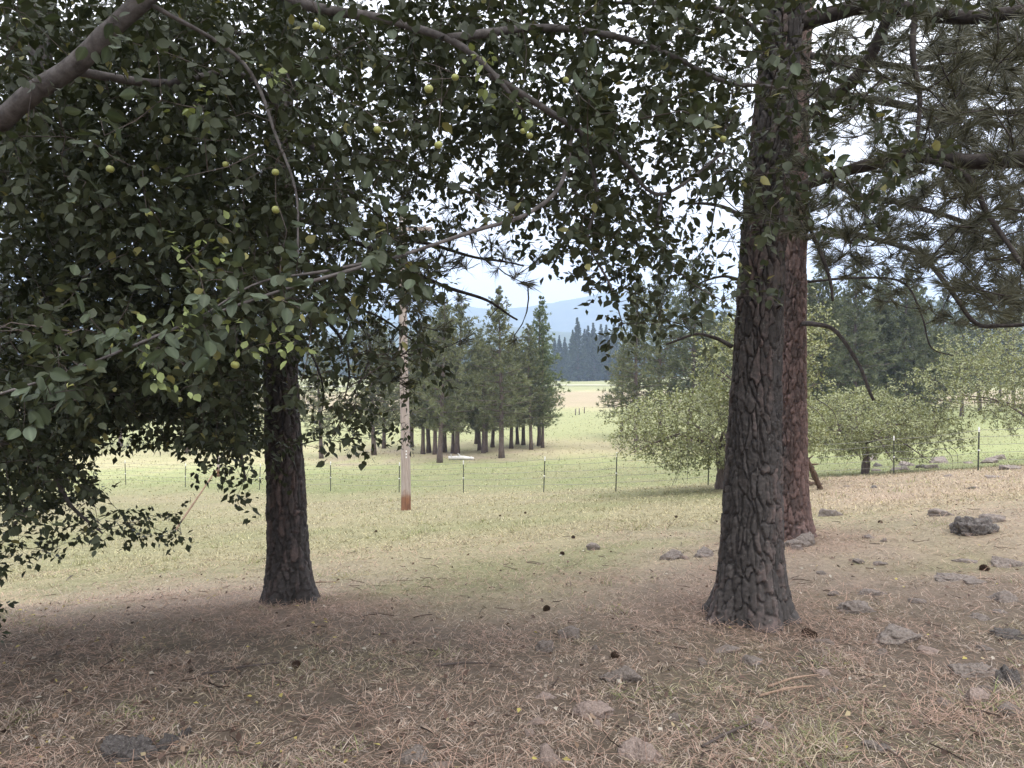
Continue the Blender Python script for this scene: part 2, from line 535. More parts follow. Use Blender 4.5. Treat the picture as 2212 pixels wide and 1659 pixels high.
# ------------------------------------------------------------------ far hills and road
def hills(name, y0, zf, x0, x1, depth, nx, ny, colr, label):
    xs = np.linspace(x0, x1, nx); ts = np.linspace(0, 1, ny)
    X, T = np.meshgrid(xs, ts)
    x, t = X.ravel(), T.ravel()
    prof = np.sin(np.clip(t, 0, 1) * math.pi) ** 0.9
    y = y0 + t * depth + 40 * n2(x, t * depth, 300, 3)
    z = zf(x) * prof * (1 + 0.14 * n2(x, t * depth, 190, 9, 3)) + 5 * n2(x, t * depth, 26, 15, 2) * prof - 6 * (1 - prof)
    i = np.arange(ny - 1)[:, None] * nx + np.arange(nx - 1)[None]
    q = np.stack([i, i + 1, i + nx + 1, i + nx], -1).reshape(-1, 4)
    o = MB().add(np.stack([x, y, z], 1), quads=q).build(name, colr)
    return tag(o, label, kind='structure')
M_HILL = mat('forested_hill', plain((0.03, 0.045, 0.028), (0.075, 0.095, 0.055), 0.02, 1.0, 0.0, detail=8))
hills('hills', 2300, lambda x: 232 + 26 * np.sin(x / 310 + 0.35) - 18 * np.cos(x / 130), -3600, 3600, 1100, 260, 26, M_HILL,
      'long blue forested ridge on the skyline')
hills('hills', 1250, lambda x: 68 + 22 * np.sin(x / 170 + 2.3) + np.clip(x - 150, 0, 900) * 0.07, -2200, 2200, 600, 220, 20, M_HILL,
      'low wooded hill in front of the skyline ridge')

def strip(name, pts, w, lift, material, label):
    p = catmull(pts, 60)
    tan = unit(np.gradient(p, axis=0)); s = np.stack([-tan[:, 1], tan[:, 0], np.zeros(len(p))], 1)
    rows = []
    for k in np.linspace(-w / 2, w / 2, 5):
        r = p + s * k
        r[:, 2] = ground_z(r[:, 0], r[:, 1]) + lift
        rows.append(r)
    v = np.stack(rows, 1).reshape(-1, 3)
    i = np.arange(len(p) - 1)[:, None] * 5 + np.arange(4)[None]
    q = np.stack([i, i + 1, i + 6, i + 5], -1).reshape(-1, 4)
    return tag(MB().add(v, quads=q).build(name, material), label, kind='structure')
M_ROAD = mat('pale_gravel', plain((0.40, 0.37, 0.33), (0.58, 0.55, 0.50), 1.5, 0.95, 0.2))
strip('road', [(-150, 262, 0), (-30, 258, 0), (28, 254, 0), (60, 244, 0), (130, 240, 0)], 4.5, 0.35, M_ROAD, 'pale gravel road crossing the far field')

# ------------------------------------------------------------------ trunks with real bark plates
def bark_trunk(path, rad, sides, du, cell, depth, flare, c_grey, c_red, redness, seed, nfine):
    """path: control points from base to top, rad: radius at each; cell = plate size (across, along)"""
    P = catmull(path, nfine)
    R = np.interp(np.linspace(0, len(rad) - 1, nfine), np.arange(len(rad)), rad)
    tan = unit(np.gradient(P, axis=0))
    ang = np.linspace(0, 2 * np.pi, sides, endpoint=False)
    u = np.array([1.0, 0, 0]); U, Wv = [], []
    for k in range(nfine):
        u = unit(u - tan[k] * np.dot(u, tan[k])); U.append(u); Wv.append(np.cross(tan[k], u))
    U, Wv = np.array(U), np.array(Wv)
    L = np.concatenate([[0], np.cumsum(np.linalg.norm(np.diff(P, axis=0), axis=1))])
    A, K = np.meshgrid(ang, np.arange(nfine)); a, k = A.ravel(), K.ravel()
    h = L[k]; r = R[k].copy()
    lob = 1 + flare * np.exp(-np.maximum(h - .12, 0) / 0.20) * (0.75 + 0.45 * np.sin(a * 5 + seed) + 0.3 * np.sin(a * 3 + 2 * seed))
    r = r * lob * (1 + 0.035 * vnoise(np.stack([np.cos(a) * 1.5, np.sin(a) * 1.5, h * 1.3], 1), seed))
    sp = np.stack([np.cos(a) * R[k] / cell[0], np.sin(a) * R[k] / cell[0], h / cell[1]], 1)
    warp = np.stack([vnoise(sp * 0.9 + 5, seed + 1), vnoise(sp * 0.9 + 9, seed + 2), vnoise(sp * 1.3 + 2, seed + 3)], 1)
    f1, f2, idv = worley(sp + 0.38 * warp, seed)
    crack = sstep(0.01, 0.12, f2 - f1)
    g1, g2, gid = worley(sp * np.array([1.0, 1.0, 3.4]) * 1.35 + .5 * warp, seed + 60)
    scale = sstep(0.01, 0.12, g2 - g1)
    flake = vnoise(sp * np.array([6.0, 6.0, 14.0]), seed + 5)
    disp = depth * (crack - 1.0) * (0.8 + 0.5 * idv) + depth * .16 * (scale - 1) * crack + depth * 0.09 * flake + depth * 0.40 * (idv - 0.5) * crack + depth * .20 * (gid - .5) * crack
    r = r + disp
    dirv = np.cos(a)[:, None] * U[k] + np.sin(a)[:, None] * Wv[k]
    v = P[k] + dirv * r[:, None]
    big = vnoise(np.stack([np.cos(a) * 1.4, np.sin(a) * 1.4, h * 0.9], 1), seed + 7)
    tr = np.clip(redness + 0.5 * big + 0.4 * (idv - 0.5) + .3 * (gid - .5), 0, 1)
    cl = c_grey[None] + (c_red - c_grey)[None] * tr[:, None]
    cl = cl * (0.70 + 0.4 * idv + .25 * gid + 0.15 * flake)[:, None]
    i = np.arange(nfine - 1)[:, None] * sides; j = np.arange(sides)[None]; j2 = (j + 1) % sides
    q = np.stack([i + j, i + j2, i + j2 + sides, i + j + sides], -1).reshape(-1, 4)
    return MB().add(v, quads=q, c=cl.clip(0.01, 0.6))

GREYB, REDB = np.array([0.057, 0.053, 0.051]), np.array([0.135, 0.093, 0.084])

def local(root, p):
    return np.asarray(p, float) - np.array(root.location)

def limb(root, pts, r0, r1, name='limb', material=None, sides=8, n=None, knobby=0.12):
    P = np.array([at(*p) if len(p) == 3 and not isinstance(p, np.ndarray) else np.asarray(p) for p in pts])
    n = n or max(8, 7 * len(pts))
    C = catmull(P, n)
    wob = np.stack([vnoise(C * 3.1 + k * 9, 5 + k) for k in range(3)], 1) * np.linspace(0, 1, n)[:, None]
    C = C + wob * r0 * 0.9
    R = np.linspace(r0, r1, n) * (1 + knobby * vnoise(C * 14, 3))
    v, t, q = tube(local(root, C), R, sides)
    MB().add(v, t, q).build(name, material or M_PTWIG, root)
    return C

# ------------------------------------------------------------------ coverage read off the photograph: how dense each crown is in each direction
def grid(rows):
    g = np.zeros((24, 32))
    for k, r in enumerate(rows):
        r = r.replace(' ', '')
        g[k, :len(r)] = [int(ch) for ch in r]
    return g
COV = np.array([0, .10, .2, .3, .38, .48, .58, .69, .83, .985])
APPLE = grid(['9989 9998 9999 8989 9884 8866 5433 2211', '9899 9989 9999 8998 9884 8876 5443 2211', '9999 9999 8989 9999 9985 8876 6543 3211',
              '9999 9999 8889 9999 9997 8876 6654 3211', '9999 9998 8899 9999 9998 7777 6555 4321', '9999 9998 8989 9967 9987 5677 7665 4321',
              '9999 9999 9887 7435 7888 8523 2211 0000', '9999 9999 8876 6523 5788 7432 1000 0000', '9999 9999 8876 5300 0067 5543 0000 0000',
              '9999 9999 9876 5300 0036 5322 0000 0000', '9999 9999 8765 5400 0003 2100 0000 0000', '9999 9999 2556 5300 0000', '9999 9999 1455 3000',
              '9996 7899 1344 1000', '9970 0025 2010 0000', '8872 0004 1000', '6665 4500', '3310', '0000'])
APPLE[0:6, 9:18] = np.minimum(APPLE[0:6, 9:18], 8)
APPLE[0:6, 23:32] = np.maximum(APPLE[0:6, 23:32] - 2, 0)
PINE_R = grid(['0000 0000 0000 0000 0003 3333 4456 7788', '0000 0000 0000 0000 0003 3333 4456 7888', '0000 0000 0000 0000 0003 3333 4456 7888',
               '0000 0000 0000 0000 0000 3333 4456 7888', '0000 0000 0000 0000 0000 2333 4456 7888', '0000 0000 0000 0000 0000 1223 4556 7888',
               '0000 0000 0000 0000 0000 0123 4556 7788', '0000 0000 0000 0000 0000 0122 5666 7788', '0000 0000 0000 0000 0000 0012 5766 7788',
               '0000 0000 0000 0000 0000 0002 4642 3478', '0000 0000 0000 0000 0000 0001 2421 1246', '0000 0000 0000 0000 0000 0000 0110 0013'])
PINE_L = grid(['0000 2233 3333 3332', '0000 2233 3333 3332', '0000 2233 3333 3332', '0000 2223 3333 3333', '0000 2222 2333 3333', '0000 2222 2333 3332',
               '0000 1222 2222 3322', '0000 1222 2345 5543 2000', '0000 1222 2345 6643 2000', '0000 1222 2345 6643 3000', '0000 0122 2345 6421 2000',
               '0000 0011 1134 4200', '0000 0000 0133 2000', '0000 0000 0022 1000'])

def thin(g, pts, leafarea, out_p, dmin=2.0):
    """choose which candidate sprays stay so that each direction gets its density; spots outside the picture keep a share out_p"""
    px, py, d = project(pts)
    cx, cy = np.floor(px / 69.125).astype(int), np.floor(py / 69.125).astype(int)
    inside = (d > 0.1) & (cx >= 0) & (cx < 32) & (cy >= 0) & (cy < 24)
    cxc, cyc = cx.clip(0, 31), cy.clip(0, 23)
    w = np.where(inside, leafarea * (F / np.maximum(d, 0.3)) ** 2 / 69.125 ** 2, 0)
    tau_c = np.zeros((24, 32)); np.add.at(tau_c, (cyc, cxc), w)
    want = -np.log(1 - COV[g.astype(int)])
    p = np.where(tau_c > 0, want / np.maximum(tau_c, 1e-6), 0)[cyc, cxc]
    p = np.where(inside, p, out_p)
    p = np.where((np.linalg.norm(pts - np.array([0, 0, EYE]), axis=1) < dmin), 0, p)
    return rng.random(len(pts)) < p

def open_cell(g, pts):
    px, py, d = project(pts)
    cx, cy = np.floor(px / 69.125).astype(int), np.floor(py / 69.125).astype(int)
    inside = (d > 0.1) & (cx >= 0) & (cx < 32) & (cy >= 0) & (cy < 24)
    return inside & (g[cy.clip(0, 23), cx.clip(0, 31)] == 0)

def grow(nodes, pts, bend, g=None, maxlen=2.0):
    """join every spray to the nearest wood already there; returns the twig paths [N,5,3] and the sprays kept"""
    nodes = np.asarray(nodes, float)
    buf = np.zeros((len(nodes) + 4 * len(pts), 3)); buf[:len(nodes)] = nodes
    n = len(nodes)
    d0 = np.array([np.min(((nodes - p) ** 2).sum(1)) for p in pts])
    order = np.argsort(d0)
    paths, keep, tip = [], [], []
    ts = np.linspace(0, 1, 5)[:, None]
    for k in order:
        p = pts[k]
        dd = ((buf[:n] - p) ** 2).sum(1)
        j = int(np.argmin(dd)); L = math.sqrt(dd[j])
        if L > maxlen: continue
        a = buf[j]
        mid = (a + p) / 2 + np.array([0, 0, bend * L]) + rng.normal(size=3) * 0.10 * L
        c = (1 - ts) ** 2 * a + 2 * ts * (1 - ts) * mid + ts ** 2 * p
        if g is not None and open_cell(g, c).sum() >= 2: continue
        paths.append(c); keep.append(k); tip.append(unit(c[-1] - c[-2]))
        buf[n:n + 4] = c[1:]; n += 4
    return np.array(paths), np.array(keep), np.array(tip)

# leaf: x across, y along, z up; folded on the midrib and drooping at the tip
LEAF_V = np.array([[0, 0, 0], [0, .48, -.03], [0, 1, -.13], [-.31, .42, .04], [.31, .42, .04]])
LEAF_T = np.array([[0, 1, 3], [1, 2, 3], [0, 4, 1], [1, 4, 2]])

LEAF_V8 = np.array([[0, 0, 0], [0, .34, -.01], [0, .70, -.03], [0, 1, -.12], [-.27, .22, .05], [-.31, .56, .03], [.27, .22, .05], [.31, .56, .03]])
LEAF_T8 = np.array([[0, 1, 4], [4, 1, 5], [1, 2, 5], [5, 2, 3], [0, 6, 1], [6, 7, 1], [1, 7, 2], [7, 3, 2]])

def leaf_batch(p, axis, normal, L, T=LEAF_V, tri=LEAF_T):
    side = unit(np.cross(axis, normal)); nrm = np.cross(side, axis)
    v = p[:, None] + L[:, None, None] * (T[None, :, 0:1] * side[:, None] + T[None, :, 1:2] * axis[:, None] + T[None, :, 2:3] * nrm[:, None])
    t = tri[None] + (np.arange(len(p)) * len(T))[:, None, None]
    return v.reshape(-1, 3), t.reshape(-1, 3)

def spray_leaves(base, shoot, n_leaf, length, Lr):
    """leaves set spirally round each shoot; returns positions, axes, normals, lengths, spray index"""
    N = len(base)
    idx = np.repeat(np.arange(N), n_leaf)
    t = np.tile(np.linspace(0.0, 1.0, n_leaf), N) + rng.normal(size=N * n_leaf) * 0.05
    ln = (length * (0.7 + 0.6 * rng.random(N)))[idx]
    s = shoot[idx]
    p = base[idx] + s * (t * ln)[:, None] + rng.normal(size=(len(idx), 3)) * 0.008
    out = unit(np.cross(s, randdir(len(idx))))
    axis = unit(out + 0.55 * s + np.array([0, 0, -0.30]) + 0.25 * rng.normal(size=p.shape))
    nrm = unit(np.array([0, 0, 1.0]) + 0.5 * rng.normal(size=p.shape))
    L = Lr[0] + (Lr[1] - Lr[0]) * rng.random(len(idx))
    return p + out * 0.012, axis, nrm, L, idx

# ------------------------------------------------------------------ the near apple tree
def build_apple():
    base = np.array([-3.75, 4.2]); bz = ground_z(*base)[0]
    root = empty('apple_tree', (base[0], base[1], bz))
    tag(root, 'big leafy apple tree with small green apples, boughs arching over the yard', 'apple tree')
    B = np.array([base[0], base[1], bz])
    fork = B + np.array([0.25, -0.1, 1.25])
    v = bark_trunk([B + [0, 0, -.15], B + [0.05, 0, .5], fork, fork + [0.1, 0, .35]], [.21, .17, .16, .13], 60, 0.02, (.05, .12), .008, 0.5,
                   np.array([.15, .135, .125]), np.array([.13, .11, .10]), .3, 4, 120)
    v.v[0] = v.v[0] - np.array(root.location)
    v.build('trunk', M_BARK, root)
    nodes = []
    def L(pts, r0, r1, n=None):
        C = limb(root, pts, r0, r1, 'limb', M_LIMB, 9, n); nodes.append(C); return C
    f2 = fork + np.array([0.05, 0, .2])
    L([fork, (-60, 320, 3.75), (0, 262, 3.5), (140, 150, 3.4), (310, 0, 3.35), (480, -170, 3.4), (700, -330, 3.5)], .058, .030)
    L([f2, (-30, 420, 5.0), (60, 200, 5.1), (80, 20, 5.2), (110, -160, 5.3)], .11, .05)
    L([f2, (-120, -150, 4.3), (250, -190, 4.0), (520, -60, 3.8), (660, 8, 3.7), (860, 48, 3.6), (970, 82, 3.5), (1060, 150, 3.45), (1130, 230, 3.45)], .042, .008)
    c3 = L([(970, 82, 3.5), (1180, 60, 3.9), (1380, 90, 4.2), (1560, 170, 4.5), (1700, 190, 4.7)], .022, .010)
    L([(1060, 160, 3.45), (1200, 250, 3.7), (1330, 330, 4.0), (1430, 420, 4.2), (1560, 330, 4.4)], .018, .008)
    L([(1240, 250, 3.7), (1215, 390, 3.5), (1140, 462, 3.3), (1030, 498, 3.15), (870, 550, 3.05), (660, 610, 2.9), (440, 686, 2.75), (250, 765, 2.6), (0, 852, 2.4), (-90, 880, 2.3)], .0115, .003, 70)
    L([(870, 552, 3.05), (700, 585, 2.95), (560, 610, 2.85), (440, 680, 2.75)], .007, .003)
    L([(1250, 270, 3.8), (1290, 420, 3.9), (1270, 520, 3.95), (1320, 620, 4.0), (1345, 700, 4.0)], .012, .003)
    L([(1430, 420, 4.2), (1420, 520, 4.2), (1480, 600, 4.3), (1560, 650, 4.3)], .010, .003)
    L([fork, (-150, 700, 5.2), (60, 640, 5.7), (230, 600, 6.2), (430, 560, 6.6), (600, 560, 7.0)], .09, .02)
    L([fork, (-120, 880, 5.0), (40, 830, 5.3), (200, 850, 5.6), (360, 880, 5.9), (500, 950, 6.0), (540, 1040, 6.0)], .06, .008)
    L([fork, (-100, 960, 4.8), (0, 950, 5.0), (100, 1000, 5.2), (150, 1090, 5.3), (220, 1150, 5.35)], .045, .006)
    L([(100, 1000, 5.2), (60, 1090, 5.2), (10, 1160, 5.2)], .016, .006)
    L([(140, 150, 3.4), (350, 180, 3.8), (520, 160, 4.2), (640, 280, 4.6), (760, 420, 4.8), (830, 470, 4.9)], .022, .007)
    L([(310, 0, 3.35), (520, 130, 3.6), (600, 300, 3.5), (640, 420, 3.3), (640, 560, 3.2)], .011, .004)
    L([(250, -190, 4.0), (700, -400, 4.2), (1200, -420, 4.6), (1700, -300, 4.8)], .06, .015)
    L([fork, B + [-.9, .6, 2.3], B + [-1.6, 1.4, 3.4]], .09, .03)
    L([fork, B + [-.3, -1.2, 2.4], B + [.4, -2.2, 3.3]], .09, .03)
    L([(600, 560, 7.0), (720, 650, 7.0), (800, 740, 6.9), (760, 860, 6.8), (720, 940, 6.8)], .02, .005)
    L([(230, 600, 6.2), (330, 760, 6.6), (420, 900, 6.8)], .03, .006)
    nodes = np.concatenate(nodes)
    # candidate shoots through the whole crown, then thinned to the gaps the crown has
    n = 92000
    E = [((-3.2, 5.4, 3.0), (3.4, 3.4, 3.3), .34), ((-.4, 4.2, 4.0), (3.5, 2.3, 2.1), .34), ((1.2, 4.5, 3.2), (1.9, 1.2, 1.9), .15), ((-3.4, 5.6, 1.0), (1.9, 1.6, 1.5), .17), ((-2.2, .8, 4.4), (2.6, 1.8, 1.1), .05)]  # last ellipsoid: out-of-view foliage added overhead to block light on the near leaves
    cand = []
    for c, r, s in E:
        m = int(n * s)
        q = randdir(m) * (rng.random(m) ** (1 / 2.6))[:, None]
        cand.append(np.array(c) + q * np.array(r))
    cand = np.concatenate(cand)
    cand = cand[cand[:, 2] > ground_z(cand[:, 0], cand[:, 1]) + 0.12]
    nl, Lr = 10, (.036, .074)
    area = nl * 0.40 * np.mean(Lr) ** 2 * 0.275
    ok = thin(APPLE, cand, area, 0.10, 2.15)
    cand = cand[ok]
    cpx, cpy, cdp = project(cand)
    cand = cand[~((cdp > .1) & (cpx > -60) & (cpx < 2270) & (cpy > -60) & (cdp < np.where(cpx < 600, 3.7, 3.0)) & (rng.random(len(cand)) < .80))]
    ap_px = [(595, 372, 3.0), (596, 453, 3.0), (55, 48, 3.2), (238, 365, 3.1), (322, 462, 3.3), (488, 355, 3.4), (683, 57, 3.2), (695, 62, 3.25), (926, 192, 2.9), (983, 167, 3.0),
             (815, 280, 3.0), (1222, 173, 3.3), (1130, 283, 3.3), (1144, 293, 3.35), (947, 313, 2.9), (1517, 303, 3.6), (1562, 300, 3.5), (83, 751, 3.4), (152, 833, 3.2), (103, 905, 3.3), (508, 788, 2.8), (235, 746, 3.0), (388, 863, 3.6)]
    ap = np.array([at(*p) for p in ap_px])
    young_px = [(430, 545, 2.6), (400, 560, 2.6), (455, 520, 2.6), (440, 700, 2.65), (400, 690, 2.6), (360, 715, 2.6), (470, 690, 2.7), (330, 795, 2.5), (345, 800, 2.5), (590, 742, 2.7), (640, 740, 2.75), (560, 745, 2.7),
                (415, 225, 2.9), (440, 230, 2.9), (1045, 160, 2.9), (1040, 120, 2.9), (1130, 240, 3.0), (590, 165, 2.8)]
    yg = np.array([at(*p) for p in young_px])
    long_br = np.concatenate([at(870, 552, 3.05) + (at(440, 688, 2.75) - at(870, 552, 3.05)) * t[:, None] for t in [rng.random(46)]] + [at(440, 688, 2.75) + (at(60, 835, 2.42) - at(440, 688, 2.75)) * t[:, None] for t in [rng.random(22)]])
    cand = np.concatenate([cand, long_br + rng.normal(size=long_br.shape) * [.09, .09, .075]])
    allp = np.concatenate([yg, ap + [0, 0, .035], cand])
    kindv = np.concatenate([np.ones(len(yg)), np.full(len(ap), 2), np.zeros(len(cand))])
    paths, keep, tip = grow(nodes, allp, 0.08, APPLE, 2.2)
    kd = kindv[keep]
    ends = allp[keep]
    L = np.linalg.norm(paths[:, -1] - paths[:, 0], axis=1)
    r0 = np.clip(0.0016 + 0.0035 * L, 0.0016, 0.006)
    v, q = batch_tubes((paths - np.array(root.location))[:, ::2], r0[:, None] * np.linspace(1.2, 0.55, 3)[None], 3)
    tag(MB().add(v, quads=q).build('twigs', M_TWIG, root), kind='stuff')
    lf = kd != 2
    sh = unit(tip[lf] + 0.5 * randdir(lf.sum()) + np.array([0, 0, -0.10]))
    p, ax, nr, Ll, idx = spray_leaves(ends[lf] - sh * 0.08, sh, nl, 0.19, Lr)
    yv = kd[lf][idx] == 1
    Ll = np.where(yv, Ll * 0.62, Ll)
    nleaf = len(p)
    h = rng.random(nleaf); s2 = rng.random(lf.sum())[idx]
    cl = np.array([0.030, 0.038, 0.019])[None] + (np.array([0.078, 0.092, 0.051]) - np.array([0.030, 0.038, 0.019]))[None] * (0.55 * h + 0.45 * s2)[:, None]
    ylw = np.array([0.20, 0.24, 0.09])
    cl = np.where(yv[:, None], ylw * (0.75 + 0.5 * h)[:, None], cl)
    odd = rng.random(nleaf) < 0.02
    cl = np.where(odd[:, None], np.array([0.22, 0.21, 0.08]), cl)
    # the leaves that show largest are objects of their own
    px, py, d = project(p)
    vis = (px > -10) & (px < 2222) & (py > -10) & (py < 1200) & (d > 0.5)
    size = np.where(vis, Ll / np.maximum(d, .5), 0)
    # prefer those with nothing close in front
    order = np.argsort(-size)
    big = []
    taken = {}
    for k in order:
        key = (int(px[k] // 24), int(py[k] // 24))
        if taken.get(key, 0) >= 2: continue
        taken[key] = taken.get(key, 0) + 1
        big.append(k)
        if len(big) >= 298: break
    big = np.array(big)
    mask = np.ones(nleaf, bool); mask[big] = False
    loc = np.array(root.location)
    lm = MB()
    fine = vis & (d < 4.4)
    for sel, T_, t_ in ((mask & fine, LEAF_V8, LEAF_T8), (mask & ~fine, LEAF_V, LEAF_T)):
        vv, tt = leaf_batch(p[sel] - loc, ax[sel], nr[sel], Ll[sel], T_, t_)
        lm.add(vv, tt, c=np.repeat(cl[sel], len(T_), 0))
    tag(lm.build('leaves', M_LEAF, root), kind='stuff')
    # a rounder, veined leaf for the large ones, in a few tints
    ny, prof = 8, lambda t: 0.315 * np.sin(np.pi * t ** 0.8) ** 0.75
    metas = []
    for tint in range(6):
        rg = np.random.default_rng(100 + tint)
        t = np.linspace(0, 1, ny); w = prof(t); w[0] = w[-1] = 0.004
        curl, cup = rg.uniform(.05, .22), rg.uniform(.02, .10)
        rows = []
        for s in (-1, -.5, 0, .5, 1):
            ruf = 0.02 * np.sin(t * 17 + s * 4 + tint) * abs(s)
            rows.append(np.stack([s * w, t, -curl * t ** 2 + cup * abs(s) + ruf], 1))
        vv = np.stack(rows, 1).reshape(-1, 3)
        i = np.arange(ny - 1)[:, None] * 5 + np.arange(4)[None]
        q = np.stack([i, i + 1, i + 6, i + 5], -1).reshape(-1, 4)
        base_c = [(.046, .062, .032), (.062, .080, .045), (.095, .120, .078), (.058, .076, .044), (.19, .23, .085), (.24, .26, .10)][tint]
        vein = (np.abs(vv[:, 0]) < 1e-6)[:, None] * 0.35 + 1.0
        metas.append(MB().add(vv, quads=q, c=np.array(base_c)[None] * vein).mesh('leaf'))
    for m in metas: m.materials.append(M_LEAF)
    for k in big:
        m = metas[(4 + int(h[k] > .5)) if yv[k] else int(h[k] * 3.99)]
        o = bpy.data.objects.new('leaf', m)
        y_ = ax[k]; x_ = unit(np.cross(y_, nr[k])); z_ = np.cross(x_, y_)
        Mx = np.eye(4); Mx[:3, 0], Mx[:3, 1], Mx[:3, 2], Mx[:3, 3] = x_ * Ll[k], y_ * Ll[k], z_ * Ll[k], p[k] - loc
        o.parent = root
        o.matrix_local = Matrix(Mx.tolist())
        col.objects.link(o)
    # apples with stalks
    bm = bmesh.new(); bmesh.ops.create_uvsphere(bm, u_segments=16, v_segments=10, radius=1.0)
    for vt in bm.verts:
        r = math.hypot(vt.co.x, vt.co.y)
        vt.co.z = vt.co.z * 0.92 - (0.28 * math.exp(-(r / .28) ** 2) if vt.co.z > 0 else -0.18 * math.exp(-(r / .25) ** 2))
    am = bpy.data.meshes.new('apple'); bm.to_mesh(am); bm.free()
    am.materials.append(M_APPLE)
    for f_ in am.polygons: f_.use_smooth = True
    sv, st, sq = tube(np.array([[0, 0, .6], [.05, 0, 1.1], [.02, .05, 1.9]]), [.07, .06, .08], 5)
    sm = MB().add(sv, st, sq).mesh('stalk'); sm.materials.append(M_TWIG)
    for e_ in ends[kd == 2]:
        a = bpy.data.objects.new('apple', am); a.parent = root
        s = random.uniform(.014, .018)
        a.location = e_ - [0, 0, .035] - loc; a.scale = (s, s, s); a.rotation_euler = (random.uniform(-.3, .3), random.uniform(-.3, .3), random.random() * 6)
        col.objects.link(a)
        st_ = bpy.data.objects.new('stalk', sm); st_.parent = a; col.objects.link(st_)
    print('apple leaves', nleaf, 'sprays', len(ends))
build_apple()

# ------------------------------------------------------------------ near pines
def tufts(pos, dirs, n_needle, Ln, width, spread, cbase, cvar):
    N = len(pos)
    idx = np.repeat(np.arange(N), n_needle)
    d = dirs[idx]
    back = rng.random(len(idx)) * 0.11
    base = pos[idx] - d * back[:, None]
    nd_ = unit(d + spread * rng.normal(size=d.shape) + np.array([0, 0, 0.10]))
    Lq = Ln * (0.7 + 0.45 * rng.random(len(idx)))
    sd_ = unit(np.cross(nd_, randdir(len(idx))))
    w = width * (0.8 + 0.4 * rng.random(len(idx)))
    sag = np.array([0, 0, -1.0]) * (Lq * 0.06)[:, None]
    v = np.stack([base - sd_ * w[:, None] * .5, base + sd_ * w[:, None] * .5, base + nd_ * (Lq * .6)[:, None] + sd_ * w[:, None] * .45, base + nd_ * Lq[:, None] + sag], 1)
    t = np.array([[0, 1, 2], [0, 2, 3]])[None] + (np.arange(len(idx)) * 4)[:, None, None]
    br = rng.random(N)[idx]; h = rng.random(len(idx))
    cl = np.array(cbase)[None] + np.array(cvar)[None] * (0.6 * br + 0.4 * h)[:, None]
    return v.reshape(-1, 3), t.reshape(-1, 3), np.repeat(cl, 4, 0)

def near_pine(name, label, path, rad, seed, redness, sides, nfine, limbs, g, zones, ncand, n_needle, out_p, group=None):
    b = path[0]
    root = empty(name, tuple(b))
    tag(root, label, 'pine tree', group)
    P = [np.array(p) for p in path]
    P[0] = P[0] - np.array([0, 0, .12])
    t = bark_trunk(P[:-1], rad[:-1], sides, .01, (.056, .19), .035, 0.46, GREYB, REDB, redness, seed, nfine)
    uv, ut, uq = tube(np.array([P[-2] - (P[-2] - P[-3]) * .02, (P[-2] + P[-1]) / 2, P[-1]]), [rad[-2], (rad[-1] + rad[-2]) / 2, rad[-1]], 14); t.add(uv, ut, uq, c=GREYB)
    t.v = [np.concatenate(t.v)]
    t.v[0] = t.v[0] - np.array(root.location)
    t.build('trunk', M_BARK, root)
    nodes = []
    for pts, r0, r1, live in limbs:
        C = limb(root, pts, r0, r1, 'branch', M_PTWIG, 8)
        nodes.append(C[len(C) // 4:] if live else C[-2:])
    nodes = np.concatenate(nodes)
    cand = []
    for c, r, s in zones:
        m = int(ncand * s)
        cand.append(np.array(c) + randdir(m) * (rng.random(m) ** (1 / 2.5))[:, None] * np.array(r))
    cand = np.concatenate(cand)
    ok = thin(g, cand, n_needle * 0.150 * 0.0036 * 0.36, out_p, 3.2)
    cand = cand[ok]
    paths, keep, tip = grow(nodes, cand, -0.13, None, 1.7)
    Lw = np.linalg.norm(paths[:, -1] - paths[:, 0], axis=1)
    v, q = batch_tubes(paths - np.array(root.location), np.clip(0.003 + 0.006 * Lw, .003, .011)[:, None] * np.linspace(1.2, .8, 5)[None], 4)
    tag(MB().add(v, quads=q).build('twigs', M_PTWIG, root), kind='stuff')
    dirs = unit(tip + 0.35 * randdir(len(tip)) + np.array([0, 0, 0.25]))
    live = rng.random(len(keep)) < 0.86
    v, t, c = tufts(cand[keep][live] - np.array(root.location), dirs[live], n_needle, .150, .0036, .46, (.055, .058, .036), (.075, .068, .046))
    tag(MB().add(v, t, c=c).build('needles', M_NEEDLE, root), kind='stuff')
    print(name, 'tufts', len(keep))
    return root

